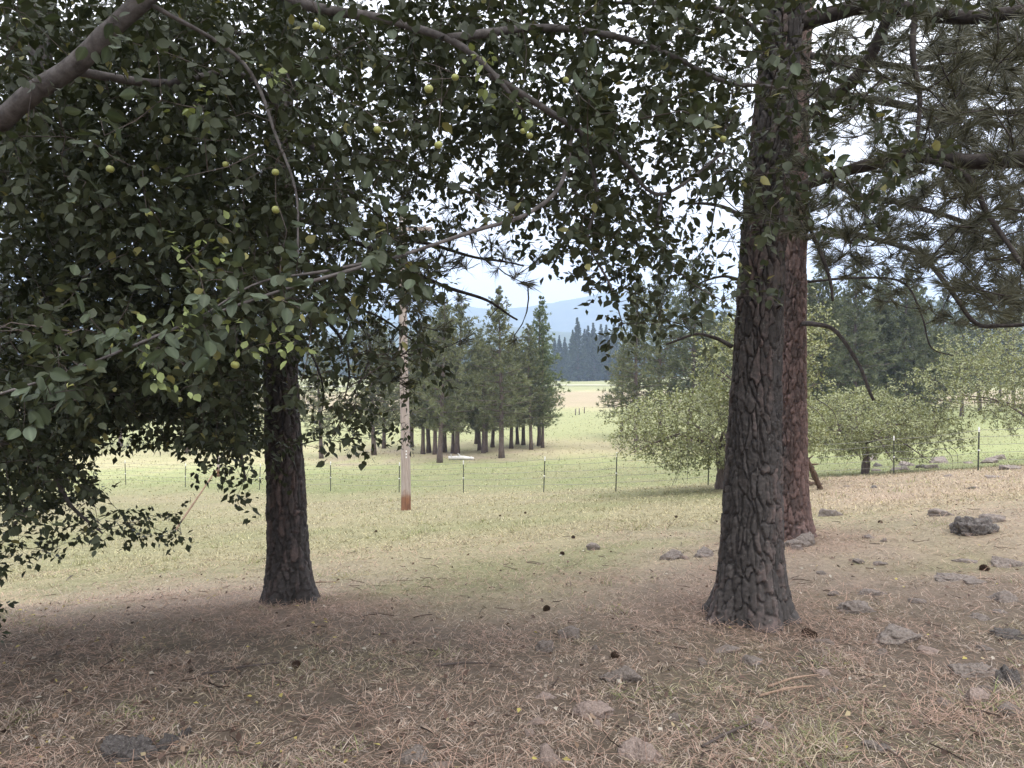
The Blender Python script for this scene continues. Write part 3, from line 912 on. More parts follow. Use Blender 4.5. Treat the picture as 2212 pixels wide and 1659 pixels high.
gb = on_ground(1622, 1338); gb2 = on_ground(1712, 1162); gl = on_ground(628, 1298)
print('pine bases', gb, gb2, gl)
d1, d2, d3 = gb[1], gb2[1], gl[1]
R1 = [
    ([(1700, 60, d1), (1790, 32, 6.0), (1900, 15, 5.8), (2050, 30, 5.5), (2240, 26, 5.2)], .075, .045, True),
    ([(1690, 260, d1), (1760, 238, 6.1), (1830, 180, 5.9), (1895, 90, 5.7), (1935, 0, 5.5), (1980, -120, 5.4)], .06, .03, True),
    ([(1990, -60, 5.5), (1972, 90, 5.45), (1986, 220, 5.4), (1978, 320, 5.35)], .026, .014, True),
    ([(1960, 342, 5.55), (2030, 352, 5.3), (2090, 385, 5.2), (2140, 470, 5.1), (2205, 565, 4.9), (2280, 640, 4.8)], .026, .012, True),
    ([(1690, 420, d1), (1780, 385, 6.0), (1900, 350, 5.7), (2010, 335, 5.4), (2110, 348, 5.2), (2260, 335, 4.9)], .042, .055, True),
    ([(1660, 330, d1), (1720, 420, 6.0), (1760, 520, 5.9), (1790, 590, 5.7), (1800, 650, 5.6)], .022, .010, True),
    ([(1600, 465, d1), (1562, 447, 6.2), (1520, 438, 6.1), (1470, 444, 6.0)], .020, .008, False),
    ([(1545, 443, 6.15), (1530, 520, 6.1), (1500, 570, 6.05), (1490, 640, 6.0)], .007, .003, False),
    ([(1580, 748, d1), (1545, 730, 6.2), (1500, 722, 6.1), (1440, 742, 6.0)], .020, .007, False),
    ([(1500, 722, 6.1), (1470, 700, 6.0), (1430, 690, 5.9)], .006, .003, False),
    ([(1600, 605, d1), (1560, 598, 6.2), (1500, 620, 6.1)], .016, .006, False),
    ([(1650, 700, d1), (1690, 660, 5.8), (1685, 740, 5.5), (1665, 775, 5.4)], .010, .006, True),
    ([(1700, 150, d1), (1600, 40, 5.9), (1480, 10, 5.8), (1330, 5, 5.7)], .03, .012, True),
    ([(1720, -150, d1), (2000, -300, 6.0), (2400, -350, 6)], .07, .03, True),
]
near_pine('pine_tree', 'thick dark grey pine trunk with deep bark plates and low branch stubs', [gb, at(1626, 1050, d1), at(1637, 760, d1), at(1657, 400, d1), at(1690, 60, d1), at(1720, -350, d1), at(1760, -1600, d1)],
          [.285, .232, .192, .170, .158, .14, .05], 3, -.12, 200, 540, R1, PINE_R,
          [((3.3, 5.6, 3.9), (2.2, 1.3, 1.6), .6), ((4.2, 5.2, 3.0), (1.4, 1.3, 1.2), .25), ((2.8, 6.0, 6.5), (2.6, 2.4, 2.4), .15)], 15000, 54, .07)
R2 = [
    ([(1720, 700, d2), (1760, 700, 9.2), (1805, 715, 9.0), (1850, 780, 8.8), (1888, 860, 8.7)], .035, .018, False),
    ([(1730, 520, d2), (1800, 500, 9.0), (1900, 520, 8.5), (2000, 560, 8.0), (2100, 690, 7.6), (2160, 706, 7.4), (2240, 700, 7.2)], .04, .015, True),
    ([(1740, 200, d2), (1850, 210, 9.0), (1960, 230, 8.6), (2060, 240, 8.2), (2230, 235, 7.6)], .055, .03, True),
    ([(1740, 120, d2), (1850, 130, 9.0), (2000, 150, 8.4), (2230, 120, 7.8)], .05, .03, True),
    ([(1735, 610, d2), (1850, 600, 9.0), (1950, 610, 8.7), (1990, 680, 8.5), (2010, 750, 8.4), (2060, 770, 8.3)], .018, .006, True),
    ([(1740, 330, d2), (1830, 410, 9.0), (1950, 440, 8.6), (2080, 480, 8.2), (2220, 540, 7.8)], .045, .02, True),
]
near_pine('pine_tree', 'reddish brown pine trunk standing close behind a thicker grey pine', [gb2, at(1706, 900, d2), at(1708, 600, d2), at(1716, 300, d2), at(1730, -100, d2), at(1770, -900, d2)],
          [.232, .212, .196, .182, .165, .05], 9, .72, 135, 370, R2, PINE_R,
          [((5.0, 7.8, 4.2), (2.4, 1.6, 2.2), .75), ((5.0, 8.4, 6.8), (3, 2.4, 2.2), .25)], 19000, 54, .07)
R3 = [
    ([(625, 530, d3), (700, 523, 6.7), (780, 528, 6.4), (870, 575, 6.1), (960, 618, 5.9), (1050, 650, 5.8), (1120, 690, 5.7)], .030, .008, True),
    ([(625, 470, d3), (760, 500, 6.7), (900, 522, 6.4), (1020, 552, 6.2), (1130, 575, 6.1)], .028, .007, True),
    ([(630, 640, d3), (700, 690, 6.6), (740, 740, 6.5), (755, 800, 6.4), (742, 870, 6.3)], .020, .006, True),
    ([(635, 690, d3), (680, 780, 6.7), (700, 850, 6.6), (690, 920, 6.5)], .014, .004, False),
    ([(645, 962, d3), (668, 955, 6.8), (692, 950, 6.7)], .010, .004, False),
    ([(600, 400, d3), (500, 420, 6.8), (380, 480, 6.7)], .03, .01, True),
    ([(610, 300, d3), (740, 330, 6.5), (880, 360, 6.2), (1020, 420, 6.0)], .032, .01, True),
    ([(610, 150, d3), (760, 120, 6.5), (950, 150, 6.2), (1100, 230, 6.0)], .035, .012, True),
    ([(605, 100, d3), (450, 60, 6.6), (300, 100, 6.4)], .03, .01, True),
    ([(605, -100, d3), (850, -200, 6.6), (1100, -220, 6.4)], .045, .015, True),
    ([(650, 545, 6.75), (720, 640, 6.4), (830, 690, 6.2), (900, 740, 6.1)], .016, .006, True),
]
near_pine('pine_tree', 'slimmer dark pine trunk beside the low apple boughs', [gl, at(618, 1080, d3), at(607, 800, d3), at(604, 400, d3), at(606, 0, d3), at(600, -500, d3), at(600, -1700, d3)],
          [.225, .192, .170, .138, .118, .095, .03], 17, -.12, 130, 430, R3, PINE_L,
          [((-1.0, 6.3, 3.0), (1.8, 1.0, 1.6), .7), ((-2.1, 6.9, 6.4), (2.4, 2.2, 2.4), .3)], 12000, 54, .07)
bpy.context.view_layer.update()

# ------------------------------------------------------------------ conifers of the grove and the woods (built once per kind, copied)
def conifer(seed, H, cb, R, whorl, nbr, ntuft, ntri, tl, tw, c0, c1, droop, rtrunk, taper=0.9, sharp=0.85):
    rg = np.random.default_rng(seed)
    hs = np.arange(cb, H * 0.985, whorl)
    o, dv, ln = [], [], []
    for h in hs:
        u = (h - cb) / (H - cb)
        prof = (1 - u) ** sharp * min(1, 0.70 + 1.8 * u)
        n = nbr if u < .85 else 4
        a0 = rg.random() * 6.28
        for k in range(n):
            a = a0 + k * 6.283 / n + rg.normal() * .25
            el = droop + (0.75 - droop) * u ** 1.3 + rg.normal() * .10
            o.append((0, 0, h + rg.normal() * whorl * .25)); dv.append((math.cos(a) * math.cos(el), math.sin(a) * math.cos(el), math.sin(el)))
            ln.append(max(.16, R * prof * rg.choice([rg.uniform(.35, .8), rg.uniform(.8, 1.12)], p=[.35, .65])))
    o, dv, ln = np.array(o), np.array(dv), np.array(ln)
    N = len(o)
    t = np.linspace(.30, 1, ntuft)[None] + rg.normal(size=(N, ntuft)) * .05
    curve = np.array([0, 0, 1.0])[None, None] * (0.12 * t ** 2 * ln[:, None])[..., None]
    pos = o[:, None] + dv[:, None] * (t * ln[:, None])[..., None] + curve + rg.normal(size=(N, ntuft, 3)) * .10 * np.minimum(1, ln)[:, None, None]
    td = unit(dv[:, None] + .55 * rg.normal(size=pos.shape) + np.array([0, 0, .25]))
    pos, td = pos.reshape(-1, 3), td.reshape(-1, 3)
    idx = np.repeat(np.arange(len(pos)), ntri)
    ndv = unit(td[idx] + .62 * rg.normal(size=(len(idx), 3)))
    sd_ = unit(np.cross(ndv, rg.normal(size=ndv.shape)))
    lb_ = np.repeat(np.minimum(1, .34 + .9 * ln / R), ntuft)[idx]
    L = tl * (.6 + .7 * rg.random(len(idx))) * lb_
    w = tw * (.7 + .6 * rg.random(len(idx)))
    b = pos[idx]
    v = np.stack([b - sd_ * w[:, None] * .35, b + ndv * (L * .55)[:, None] + sd_ * w[:, None] * .6, b + ndv * L[:, None]], 1)
    tri = np.arange(len(idx) * 3).reshape(-1, 3)
    hq = (.75 * rg.random(len(pos))[idx] ** 1.4 + .25 * rg.random(len(idx)))[:, None]
    cl = np.array(c0) + (np.array(c1) - np.array(c0)) * hq
    crown = MB().add(v.reshape(-1, 3), tri, c=np.repeat(cl, 3, 0)).mesh('crown')
    crown.materials.append(M_FAR)
    tb = MB()
    zz = np.linspace(-.25, H * .97, 12)
    lean = np.stack([.12 * np.sin(zz / H * 3 + seed), .12 * np.cos(zz / H * 2.4 + seed), zz], 1); lean[0, :2] = lean[1, :2]
    rr = rtrunk * (1 - zz.clip(0) / H) ** taper + .015; rr[0] *= 1.35
    tv, tt, tq = tube(lean, rr, 9); tb.add(tv, tt, tq)
    P = o[:, None] + dv[:, None] * (np.linspace(0, .95, 4)[None] * ln[:, None])[..., None]
    rb = (0.012 + 0.012 * ln)[:, None] * np.linspace(1, .35, 4)[None] * min(1.0, rtrunk / .16)
    bv, bq = batch_tubes(P, rb, 3); tb.add(bv, quads=bq)
    nd_ = 9                       # dead snags under the live crown
    for k in range(nd_):
        a = rg.random() * 6.28; h = rg.uniform(cb * .55, cb * 1.05); l = rg.uniform(.4, 1.1)
        pp = np.array([[0, 0, h], [math.cos(a) * l * .5, math.sin(a) * l * .5, h + .02], [math.cos(a) * l, math.sin(a) * l, h - .12]])
        xv, xt, xq = tube(pp, [.018, .012, .004], 4); tb.add(xv, xt, xq)
    trunk = tb.mesh('trunk'); trunk.materials.append(M_FTRUNK)
    return trunk, crown, H

PC0, PC1 = (.090, .102, .058), (.230, .240, .142)
KP = [conifer(20 + k, H, cb, R, .42, 6, 7, 12, .40, .075, PC0, PC1, .0, .19, sharp=.72) for k, (H, cb, R) in enumerate([(12.5, 2.6, 3.0), (11.5, 2.4, 3.3), (13.5, 2.9, 3.1), (10.0, 2.3, 2.8)])]
KN = conifer(31, 13.4, 2.6, 2.5, .40, 6, 7, 12, .38, .075, (.088, .118, .058), (.225, .262, .138), .08, .17, sharp=.75)
KF = [conifer(40 + k, 30, 1.2, 6.2, .9, 7, 6, 7, 1.3, .42, (.035, .052, .040), (.085, .110, .080), -.22, .30, sharp=1.0) for k in range(2)]
KD = [conifer(50 + k, H, 3.4, 4.2, .50, 6, 7, 12, .52, .11, (.078, .092, .058), (.185, .200, .128), .0, .24, sharp=.75) for k, H in enumerate((15.5, 18.0))]

def put(kind, pos, s, rz, label, group, name='pine_tree', cat='pine tree', sz=None):
    r = empty(name, tuple(pos))
    r.rotation_euler = (random.uniform(-.025, .025), random.uniform(-.025, .025), rz); r.scale = (s, s, sz or s)
    tag(r, label, cat, group)
    for nm, me in (('trunk', kind[0]), ('crown', kind[1])):
        o = bpy.data.objects.new(nm, me); o.parent = r; col.objects.link(o)
    return r

# the grove: trunk feet read off the photograph, feet stand on the ground
GROVE = [(35, 580), (98, 545), (240, 540), (318, 577), (337, 570), (384, 578), (405, 625), (437, 566), (470, 572), (508, 574), (607, 520), (626, 555), (642, 572), (665, 566), (700, 540), (740, 598),
         (798, 545), (838, 522), (873, 527), (906, 552), (952, 530), (968, 541)]
for k, (zx, zy) in enumerate(GROVE):
    px, py = (1100 + .5425 * zx) * .72, (1050 + .5425 * zy) * .72
    p = on_ground(px, py)
    if k in (6, 15):
        lb = ['pine with pale grey trunk at the front of the grove, nearest the utility pole', 'tall pine with thick bare lower trunk, front of the grove by the clearing'][k == 15]
        lb = lb.replace(', nearest the utility pole', ', beside the bleached log')
        put(KP[0], p, .93 if k == 6 else 1.0, 1.3 * k, lb, 'pines of the grove beyond the fence')
    elif k >= 20:
        put(KN, p, 1.0 if k == 20 else .72, 1.1 * k, ['slender bright green pine at the open edge of the grove', 'small thin pine tucked against the slender edge pine'][k - 20], 'pines of the grove beyond the fence')
    else:
        put(KP[(k * 7 + 1) % 4], p, random.uniform(.74, 1.06), 1.7 * k, 'young pine packed inside the grove beyond the wire fence', 'pines of the grove beyond the fence')
# pines left of the grove, seen behind the apple boughs
for k, (px, d, s) in enumerate([(690, 58, .8), (540, 70, 1.0), (400, 66, .9), (255, 74, 1.05), (90, 68, .95)]):
    x = (px - 1106) / F * d
    put(KP[k % 4], (x, d, ground_z(x, d)[0] - .05), s, k, 'scattered pine standing out in the open field behind the apple boughs', 'field pines behind the apple boughs')
# pines at the right of the clearing
for k, (px, d, s) in enumerate([(1375, 58, 1.0), (1430, 66, 1.1), (1345, 72, .85), (1490, 60, 1.05)]):
    x = (px - 1106) / F * d
    put([KP[2], KD[0], KP[1], KD[0]][k], (x, d, ground_z(x, d)[0] - .05), s * (.95 if k % 2 else 1), 2.1 * k, 'bushy blue-green pine across the clearing from the grove, behind the pale apple tree', 'pines across the clearing')
# the wood on the right
WOOD = [(220, 720), (360, 710), (410, 672), (440, 645), (545, 638), (665, 692), (715, 615), (850, 652), (940, 650), (1090, 643), (1160, 628), (1390, 626)]
for k, (zx, zy) in enumerate(WOOD):
    px, py = 1692 + .235 * zx, 792 + .235 * zy
    p = on_ground(px, py)
    last = k == len(WOOD) - 1
    put(KD[k % 2] if not last else KD[0], p, random.uniform(.72, .86) if not last else .62, 1.9 * k,
        'dark pine at the end of the wood, standing alone on green grass' if last else 'dark pine in the wood behind the low apple trees', 'pines of the wood')
for k, (px, d) in enumerate([(1640, 84), (1700, 92), (1790, 96), (1880, 102), (1960, 98), (2040, 110), (2120, 104), (2190, 112), (2290, 108), (2400, 120), (1560, 92), (1745, 80), (1835, 84), (1915, 78), (1990, 82), (1660, 104), (1750, 112), (1840, 118), (1930, 122), (2000, 126), (2080, 92), (2160, 128), (2260, 90), (1600, 112), (1530, 104), (2060, 134)]):
    x = (px - 1106) / F * d
    put(KD[k % 2], (x, d, ground_z(x, d)[0] - .05), random.uniform(.85, 1.0), 2.3 * k, 'tall hazy pine far back in the wood', 'tall pines at the back of the wood')
# firs beyond the far field
for k, (px, d, s) in enumerate([(1196, 410, .80), (1209, 420, .86), (1222, 415, .82), (1236, 400, .93), (1249, 385, 1.12), (1262, 405, .95), (1272, 398, 1.0), (1284, 390, 1.03), (1296, 412, 1.05), (1312, 395, 1.0), (1330, 402, 1.1)]):
    x = (px - 1106) / F * d
    put(KF[k % 2], (x, d, ground_z(x, d)[0] - .1), s, 1.7 * k, 'blue hazy fir at the far end of the field beyond the road', 'firs beyond the far road', 'fir_tree', 'fir tree')

# the far wood: one mass of conifers
def far_wood():
    mb = MB()
    P = []
    for _ in range(2600):
        y = random.uniform(450, 1250)
        x = random.uniform(-1.0, 1.0) * y * 0.95
        P.append((x, y))
    P = np.array(P)
    z = ground_z(P[:, 0], P[:, 1]) - .3
    for k in range(len(P)):
        H = random.uniform(14, 25); R = H * random.uniform(.19, .25)
        m, n = 5, 7
        vs_, ts_ = [], []
        for j in range(m):
            zb = H * (.06 + .17 * j); zt = zb + H * .34; rr = R * (1 - j / m * .98)
            a = np.arange(n) / n * 6.283 + random.random()
            rj = rr * (.7 + .6 * rng.random(n))
            ring = np.stack([np.cos(a) * rj, np.sin(a) * rj, np.full(n, zb) - .4 * rj * rng.random(n)], 1)
            s = len(vs_) and sum(len(q_) for q_ in vs_)
            vs_.append(np.concatenate([ring, [[0, 0, min(zt, H)]]]))
            ts_.append(np.array([[s + i, s + (i + 1) % n, s + n] for i in range(n)]))
        c = np.array([.035, .055, .038]) * random.uniform(.75, 1.35)
        v = np.concatenate(vs_) + np.array([P[k, 0], P[k, 1], z[k]])
        mb.add(v, np.concatenate(ts_), c=c)
    tag(mb.build('forest', M_FAR, None, False), 'far conifer forest filling the valley below the hills', kind='stuff')
far_wood()

# ------------------------------------------------------------------ pale apple trees by the fence
def small_apple(px, py, d, rx, rz, hz, seed, label, lean=0.0):
    rg = np.random.default_rng(seed)
    x = (px - 1106) / F * d
    bz = ground_z(x, d)[0]
    root = empty('apple_tree', (x, d, bz))
    tag(root, label, 'apple tree', 'pale apple trees along the fence')
    top = hz
    tb = MB()
    path = catmull([(0, 0, -.15), (.06, 0, .6), (lean * .3, .05, 1.2)], 14)
    v, t, q = tube(path, np.linspace(.17, .11, 14) * (1 + .1 * rg.normal(size=14)), 9); tb.add(v, t, q)
    tb.build('trunk', M_FTRUNK, root)
    fork = path[-1]; nodes = []
    for k in range(9):
        a = k * 6.283 / 9 + rg.normal() * .2
        e = np.array([math.cos(a) * rx * .8, math.sin(a) * rx * .7, rg.uniform(-.1, .75) * rz + top - 1.1])
        C = catmull([fork, fork + (e - fork) * .45 + [0, 0, .5], e], 16)
        v, t, q = tube(C, np.linspace(.06, .012, 16), 6)
        MB().add(v, t, q).build('limb', M_FTRUNK, root)
        nodes.append(C)
    nodes = np.concatenate(nodes)
    m = 2400 if rz < 1.97 else 1100
    qd = unit(rg.normal(size=(m, 3))); rr = rg.random(m) ** (1 / 4.2)
    lump = 1 + .34 * vnoise(qd * 2.6 + seed, seed) + .16 * vnoise(qd * 6 + seed, seed + 1)
    pts = np.array([0, 0, top]) + qd * (rr * lump)[:, None] * np.array([rx, rx * .85, rz])
    pts[:, 2] -= 0.10 * (np.hypot(pts[:, 0], pts[:, 1]) / rx) ** 2 * rz
    pts = pts[pts[:, 2] > .6]
    paths, keep, tip = grow(nodes, pts, .10, None, 2.5)
    v, q = batch_tubes(paths[:, ::2], np.full((len(paths), 3), .006) * np.linspace(1.6, .7, 3)[None], 3)
    tag(MB().add(v, quads=q).build('twigs', M_TWIG, root), kind='stuff')
    sh = unit(tip + .5 * randdir(len(tip)))
    p, ax, nr, L, idx = spray_leaves(pts[keep] - sh * .15, sh, 11, .36, (.065, .105))
    side = unit(np.cross(ax, nr))
    v = np.stack([p, p + ax * (L * .5)[:, None] + side * (L * .33)[:, None], p + ax * L[:, None], p + ax * (L * .5)[:, None] - side * (L * .33)[:, None]], 1)
    tq = np.arange(len(p) * 4).reshape(-1, 4)
    h = (.5 * rng.random(len(p)) + .5 * rng.random(len(keep))[idx])[:, None]
    cl = np.array([.150, .170, .080]) + np.array([.210, .200, .115]) * h
    tag(MB().add(v.reshape(-1, 3), quads=tq, c=np.repeat(cl, 4, 0)).build('crown', M_LEAF, root), kind='stuff')
    # bare drooping twigs below
    for k in range(14):
        a = rg.uniform(-2.9, -.2); r = rg.uniform(.3, .95)
        s = np.array([math.cos(a) * rx * r, math.sin(a) * rx * r * .8, top - rz * .62])
        e = s + np.array([rg.normal() * .5, rg.normal() * .3, -rg.uniform(.5, 1.0)])
        v, t, q = tube(catmull([s, (s + e) / 2 + [.1, 0, .1], e], 7), np.linspace(.014, .005, 7), 4)
        MB().add(v, t, q).build('dead_twig', M_TWIG, root)
small_apple(1555, 0, 23.0, 3.3, 1.22, 2.0, 3, 'pale leafy apple tree with bare twigs hanging below, beside the clearing')
small_apple(1870, 0, 29.0, 3.3, 1.32, 1.95, 5, 'low spreading pale apple tree in front of the dark wood')
small_apple(2260, 0, 27.5, 4.3, 1.96, 3.35, 8, 'pale apple tree with low crown above the stony knoll', .3)

small_apple(1650, 0, 20.5, 1.7, 2.0, 3.8, 11, 'taller thin-crowned pale apple tree half hidden behind the thick pine')

# ------------------------------------------------------------------ utility pole and line
pb = on_ground(877, 1102)
pr = empty('utility_pole', tuple(pb))
tag(pr, 'weathered round wooden utility pole with reddish stained foot', 'utility pole')
HP = 9.2
zz = np.linspace(-.3, HP, 40)
pv = np.stack([-.010 * zz * 1.0 + .012 * np.sin(zz * .9), np.zeros_like(zz), zz], 1)
ptv, ptt, ptq = tube(pv, np.linspace(.158, .112, 40), 20)
MB().add(ptv, ptt, ptq).build('shaft', M_POLE, pr)
def boxmesh(mb, c, s):
    c, s = np.array(c), np.array(s) / 2
    v = np.array([[x, y, z] for x in (-1, 1) for y in (-1, 1) for z in (-1, 1)]) * s + c
    mb.add(v, quads=[(0, 1, 3, 2), (4, 6, 7, 5), (0, 4, 5, 1), (2, 3, 7, 6), (0, 2, 6, 4), (1, 5, 7, 3)])
    return mb
for k in range(3):
    boxmesh(MB(), (.055 - .01 * 1.8, -.148, 1.68 + .095 * k), (.035, .015, .045)).build('number_tag', M_WHITE, pr, False)
boxmesh(MB(), (-.09, -.17, HP - .45), (1.9, .09, .11)).build('crossarm', M_POLE, pr, False)
for k, xx in enumerate((-.85, -.09, .65)):
    v, t, q = tube(np.array([[xx, -.17, HP - .39], [xx, -.17, HP - .33], [xx, -.17, HP - .28], [xx, -.17, HP - .22]]), [.02, .05, .035, .045], 10)
    MB().add(v, t, q).build('insulator', M_WHITE, pr)
    e = at(1560 + 40 * k, 560 + 4 * k, 75)
    a = pb + np.array([xx, -.17, HP - .22])
    ts = np.linspace(0, 1, 40)[:, None]
    c = a + (e - a) * ts; c[:, 2] -= 1.1 * 4 * (ts * (1 - ts))[:, 0]
    v, t, q = tube(c, .011, 4)
    if k < 2:
        tag(MB().add(v, t, q).build('power_line', M_WIRE), ['power line sagging from the end insulator of the utility pole', 'power line sagging from the middle insulator of the utility pole'][k], 'cable', 'power lines')

# ------------------------------------------------------------------ wire fence
FP = [(60, 1046, 56), (150, 1047, 56), (272, 1048, 57), (400, 1053, 62), (560, 1058, 66), (714, 1061, 70), (862, 1064, 70), (1001, 1065, 70), (1174, 1064, 72), (1330, 1062, 76), (1529, 1049, 74), (1715, 1038, 78), (1931, 1026, 84), (2113, 1017, 95), (2330, 1006, 108)]
fbase = []
for px, py, h in FP:
    p = on_ground(px, py); fbase.append(p)
fr = empty('wire_fence', tuple(fbase[0]))
tag(fr, 'wire fence on thin green steel posts with white tips, crossing the meadow', 'fence')
f0 = np.array(fr.location)
PH = 1.38
tops = []
for k, p in enumerate(fbase):
    lean = np.array([random.uniform(-.05, .05) + .02, random.uniform(-.03, .03), 0]); h = PH * random.uniform(.96, 1.04)
    q0 = p - f0 - [0, 0, .2]; q1 = p - f0 + lean + [0, 0, h]
    tops.append((p - f0, q1))
    mb = MB()
    ax = unit(q1 - q0)
    def bar(a, b, w, dpt, off):
        v = []
        for e in (a, b):
            for sx, sy in ((-1, -1), (1, -1), (1, 1), (-1, 1)):
                v.append(e + np.array([off[0] + sx * w / 2, off[1] + sy * dpt / 2, 0]))
        return np.array(v), [(0, 1, 5, 4), (1, 2, 6, 5), (2, 3, 7, 6), (3, 0, 4, 7), (0, 3, 2, 1), (4, 5, 6, 7)]
    v, qd = bar(q0, q0 + (q1 - q0) * .90, .040, .008, (0, 0)); mb.add(v, quads=qd)
    v, qd = bar(q0, q0 + (q1 - q0) * .898, .010, .036, (0, .0225)); mb.add(v, quads=qd)
    for j in range(8):
        c_ = q0 + (q1 - q0) * (.22 + .08 * j)
        boxmesh(mb, c_ + np.array([0, -.008, 0]), (.018, .012, .016))
    po = mb.build('post', M_POST, fr, False)
    mb = MB(); v, qd = bar(q0 + (q1 - q0) * .90, q1, .042, .010, (0, 0)); mb.add(v, quads=qd)
    v, qd = bar(q0 + (q1 - q0) * .90, q1 - [0, 0, .003], .011, .038, (0, .0245)); mb.add(v, quads=qd)
    mb.build('white_tip', M_WHITE, po, False)
    c_ = q0 + (q1 - q0) * .535
    boxmesh(MB(), c_ + np.array([0, -.012, 0]), (.062, .03, .032)).build('insulator_clip', M_WHITE, po, False)
for wq in (.24, .42, .60, .78, .93):
    pts = []
    for k in range(len(tops)):
        a = tops[k][0] + (tops[k][1] - tops[k][0]) * wq + np.array([0, -.016, 0])
        pts.append(a)
        if k + 1 < len(tops):
            b = tops[k + 1][0] + (tops[k + 1][1] - tops[k + 1][0]) * wq + np.array([0, -.016, 0])
            for s in (.25, .5, .75):
                m = a + (b - a) * s; m[2] -= .05 * 4 * s * (1 - s); pts.append(m)
    v, t, q = tube(np.array(pts), .006, 4)
    MB().add(v, t, q).build('wire', M_WIRE, fr)
# a few posts of an older fence far out in the field
for k, (px, py) in enumerate([(1243, 897), (1251, 896), (1262, 893)]):
    p = on_ground(px, py)
    v, t, q = tube(np.array([[0, 0, -.2], [.02, 0, .5], [.03, .02, .95]]), [.08, .075, .07], 7)
    o = MB().add(v, t, q).build('fence_post', M_FTRUNK); o.location = p
    tag(o, 'old wooden post standing out in the far field', 'post', 'old posts in the far field')

# ------------------------------------------------------------------ logs and sticks
def stick(name, label, cat, pts, radii, material, group=None, stubs=0, seed=0, nn=26, sides=10):
    P = np.array(pts, float)
    root_loc = P[0].copy()
    C = catmull(P - root_loc, nn)
    rg = np.random.default_rng(seed)
    R = np.interp(np.linspace(0, len(radii) - 1, nn), np.arange(len(radii)), radii) * (1 + .10 * rg.normal(size=nn))
    C = C + rg.normal(size=C.shape) * np.mean(radii) * .07
    mb = MB(); v, t, q = tube(C, R, sides); mb.add(v, t, q)
    for k in range(stubs):
        i = rg.integers(3, nn - 3); dr = unit(rg.normal(size=3) + [0, 0, .3])
        v, t, q = tube(np.array([C[i], C[i] + dr * R[i] * 1.8, C[i] + dr * R[i] * 3.2]), [R[i] * .4, R[i] * .3, R[i] * .15], 6); mb.add(v, t, q)
    o = mb.build(name, material); o.location = root_loc
    return tag(o, label, cat, group)
lg = on_ground(1775, 1058)
stick('log', 'brown broken log leaning against the back of the reddish pine', 'log', [lg - [0, 0, .05], at(1757, 1022, lg[1] - .25), at(1728, 965, lg[1] - .7)], [.07, .072, .062], M_LOG, stubs=3, seed=4)
lg2 = on_ground(1745, 1050)
stick('log', 'short dark log lying on the grass at the foot of a leaning log', 'log', [lg2 + [-.5, .2, .05], lg2 + [.0, 0, .07], lg2 + [.35, -.15, .04]], [.09, .085, .07], M_LOG, stubs=2, seed=5)
st = on_ground(376, 1150)
stick('leaning_stick', 'long thin brown stick propped up into the apple boughs', 'stick', [st, at(415, 1092, st[1] + .3), at(472, 1008, st[1] + .7)], [.028, .026, .022], M_STICK, seed=8)
wp = on_ground(472, 1030)
v, t, q = tube(np.array([[0, 0, -.2], [0, 0, .5], [.01, 0, 1.25]]), [.10, .095, .09], 10)
o = MB().add(v, t, q).build('fence_post', M_POLE); o.location = wp
tag(o, 'pale grey wooden post behind the propped stick', 'post')
wl = on_ground(997, 994)
stick('log', 'bleached white log lying flat on the grass in front of the grove', 'log', [wl + [-.95, .1, .14], wl + [0, 0, .17], wl + [.9, -.1, .13]], [.13, .15, .11], M_PALELOG, stubs=3, seed=11)
for k, (px, py, L, az) in enumerate([(1003, 1441, .38, .1), (700, 1262, .42, -.25), (1580, 1590, .5, .7), (1715, 1478, .45, .5), (520, 1450, .5, .55), (1700, 1500, .4, .35), (150, 1250, .55, -1.2)]):
    p = on_ground(px, py)
    dv = np.array([math.cos(az), math.sin(az), 0]) * L / 2
    a, b = p - dv, p + dv
    a[2], b[2] = ground_z(a[0], a[1])[0] + .02, ground_z(b[0], b[1])[0] + .02
    m = p + [0, 0, .03]
    stick('fallen_twig', 'thin dry twig lying on the pine litter', 'twig', [a, m, b], [.009, .008, .004], M_TWIG if k % 2 == 0 else M_STICK, 'fallen twigs on the litter', 1, 20 + k, 12, 6)

# ------------------------------------------------------------------ rocks
ICO = {}
for n_ in (4, 5):
    bm = bmesh.new(); bmesh.ops.create_icosphere(bm, subdivisions=n_, radius=1.0)
    ICO[n_] = (np.array([v.co[:] for v in bm.verts]), np.array([[v.index for v in f.verts] for f in bm.faces])); bm.free()
def rock_mesh(seed, flat, rough=1.0, lod=4):
    rg = np.random.default_rng(seed)
    V, T = ICO[lod]
    n = unit(rg.normal(size=(11, 3))); dk = rg.uniform(.55, 1.0, 11)
    w = V + .22 * np.stack([fbm(V * 1.7 + seed + k * 5, 2, seed + k) for k in range(3)], 1)
    dots = unit(w) @ n.T
    r = np.min(np.where(dots > .05, dk[None] / np.maximum(dots, .05), 9), 1)
    r = np.minimum(r, 1.3)
    f1, f2, idv = worley(V * 2.6 + seed, seed)
    r = r * (1 + .12 * rough * fbm(V * 2.3 + seed, 3, seed) + .10 * rough * fbm(V * 6 + seed, 3, seed + 3) - .10 * rough * (1 - sstep(0, .16, f2 - f1)) + .10 * rough * (idv - .5))
    v = V * r[:, None] * np.array([1, .8, flat])
    return MB().add(v, T)
LAND = [('pine', None)]
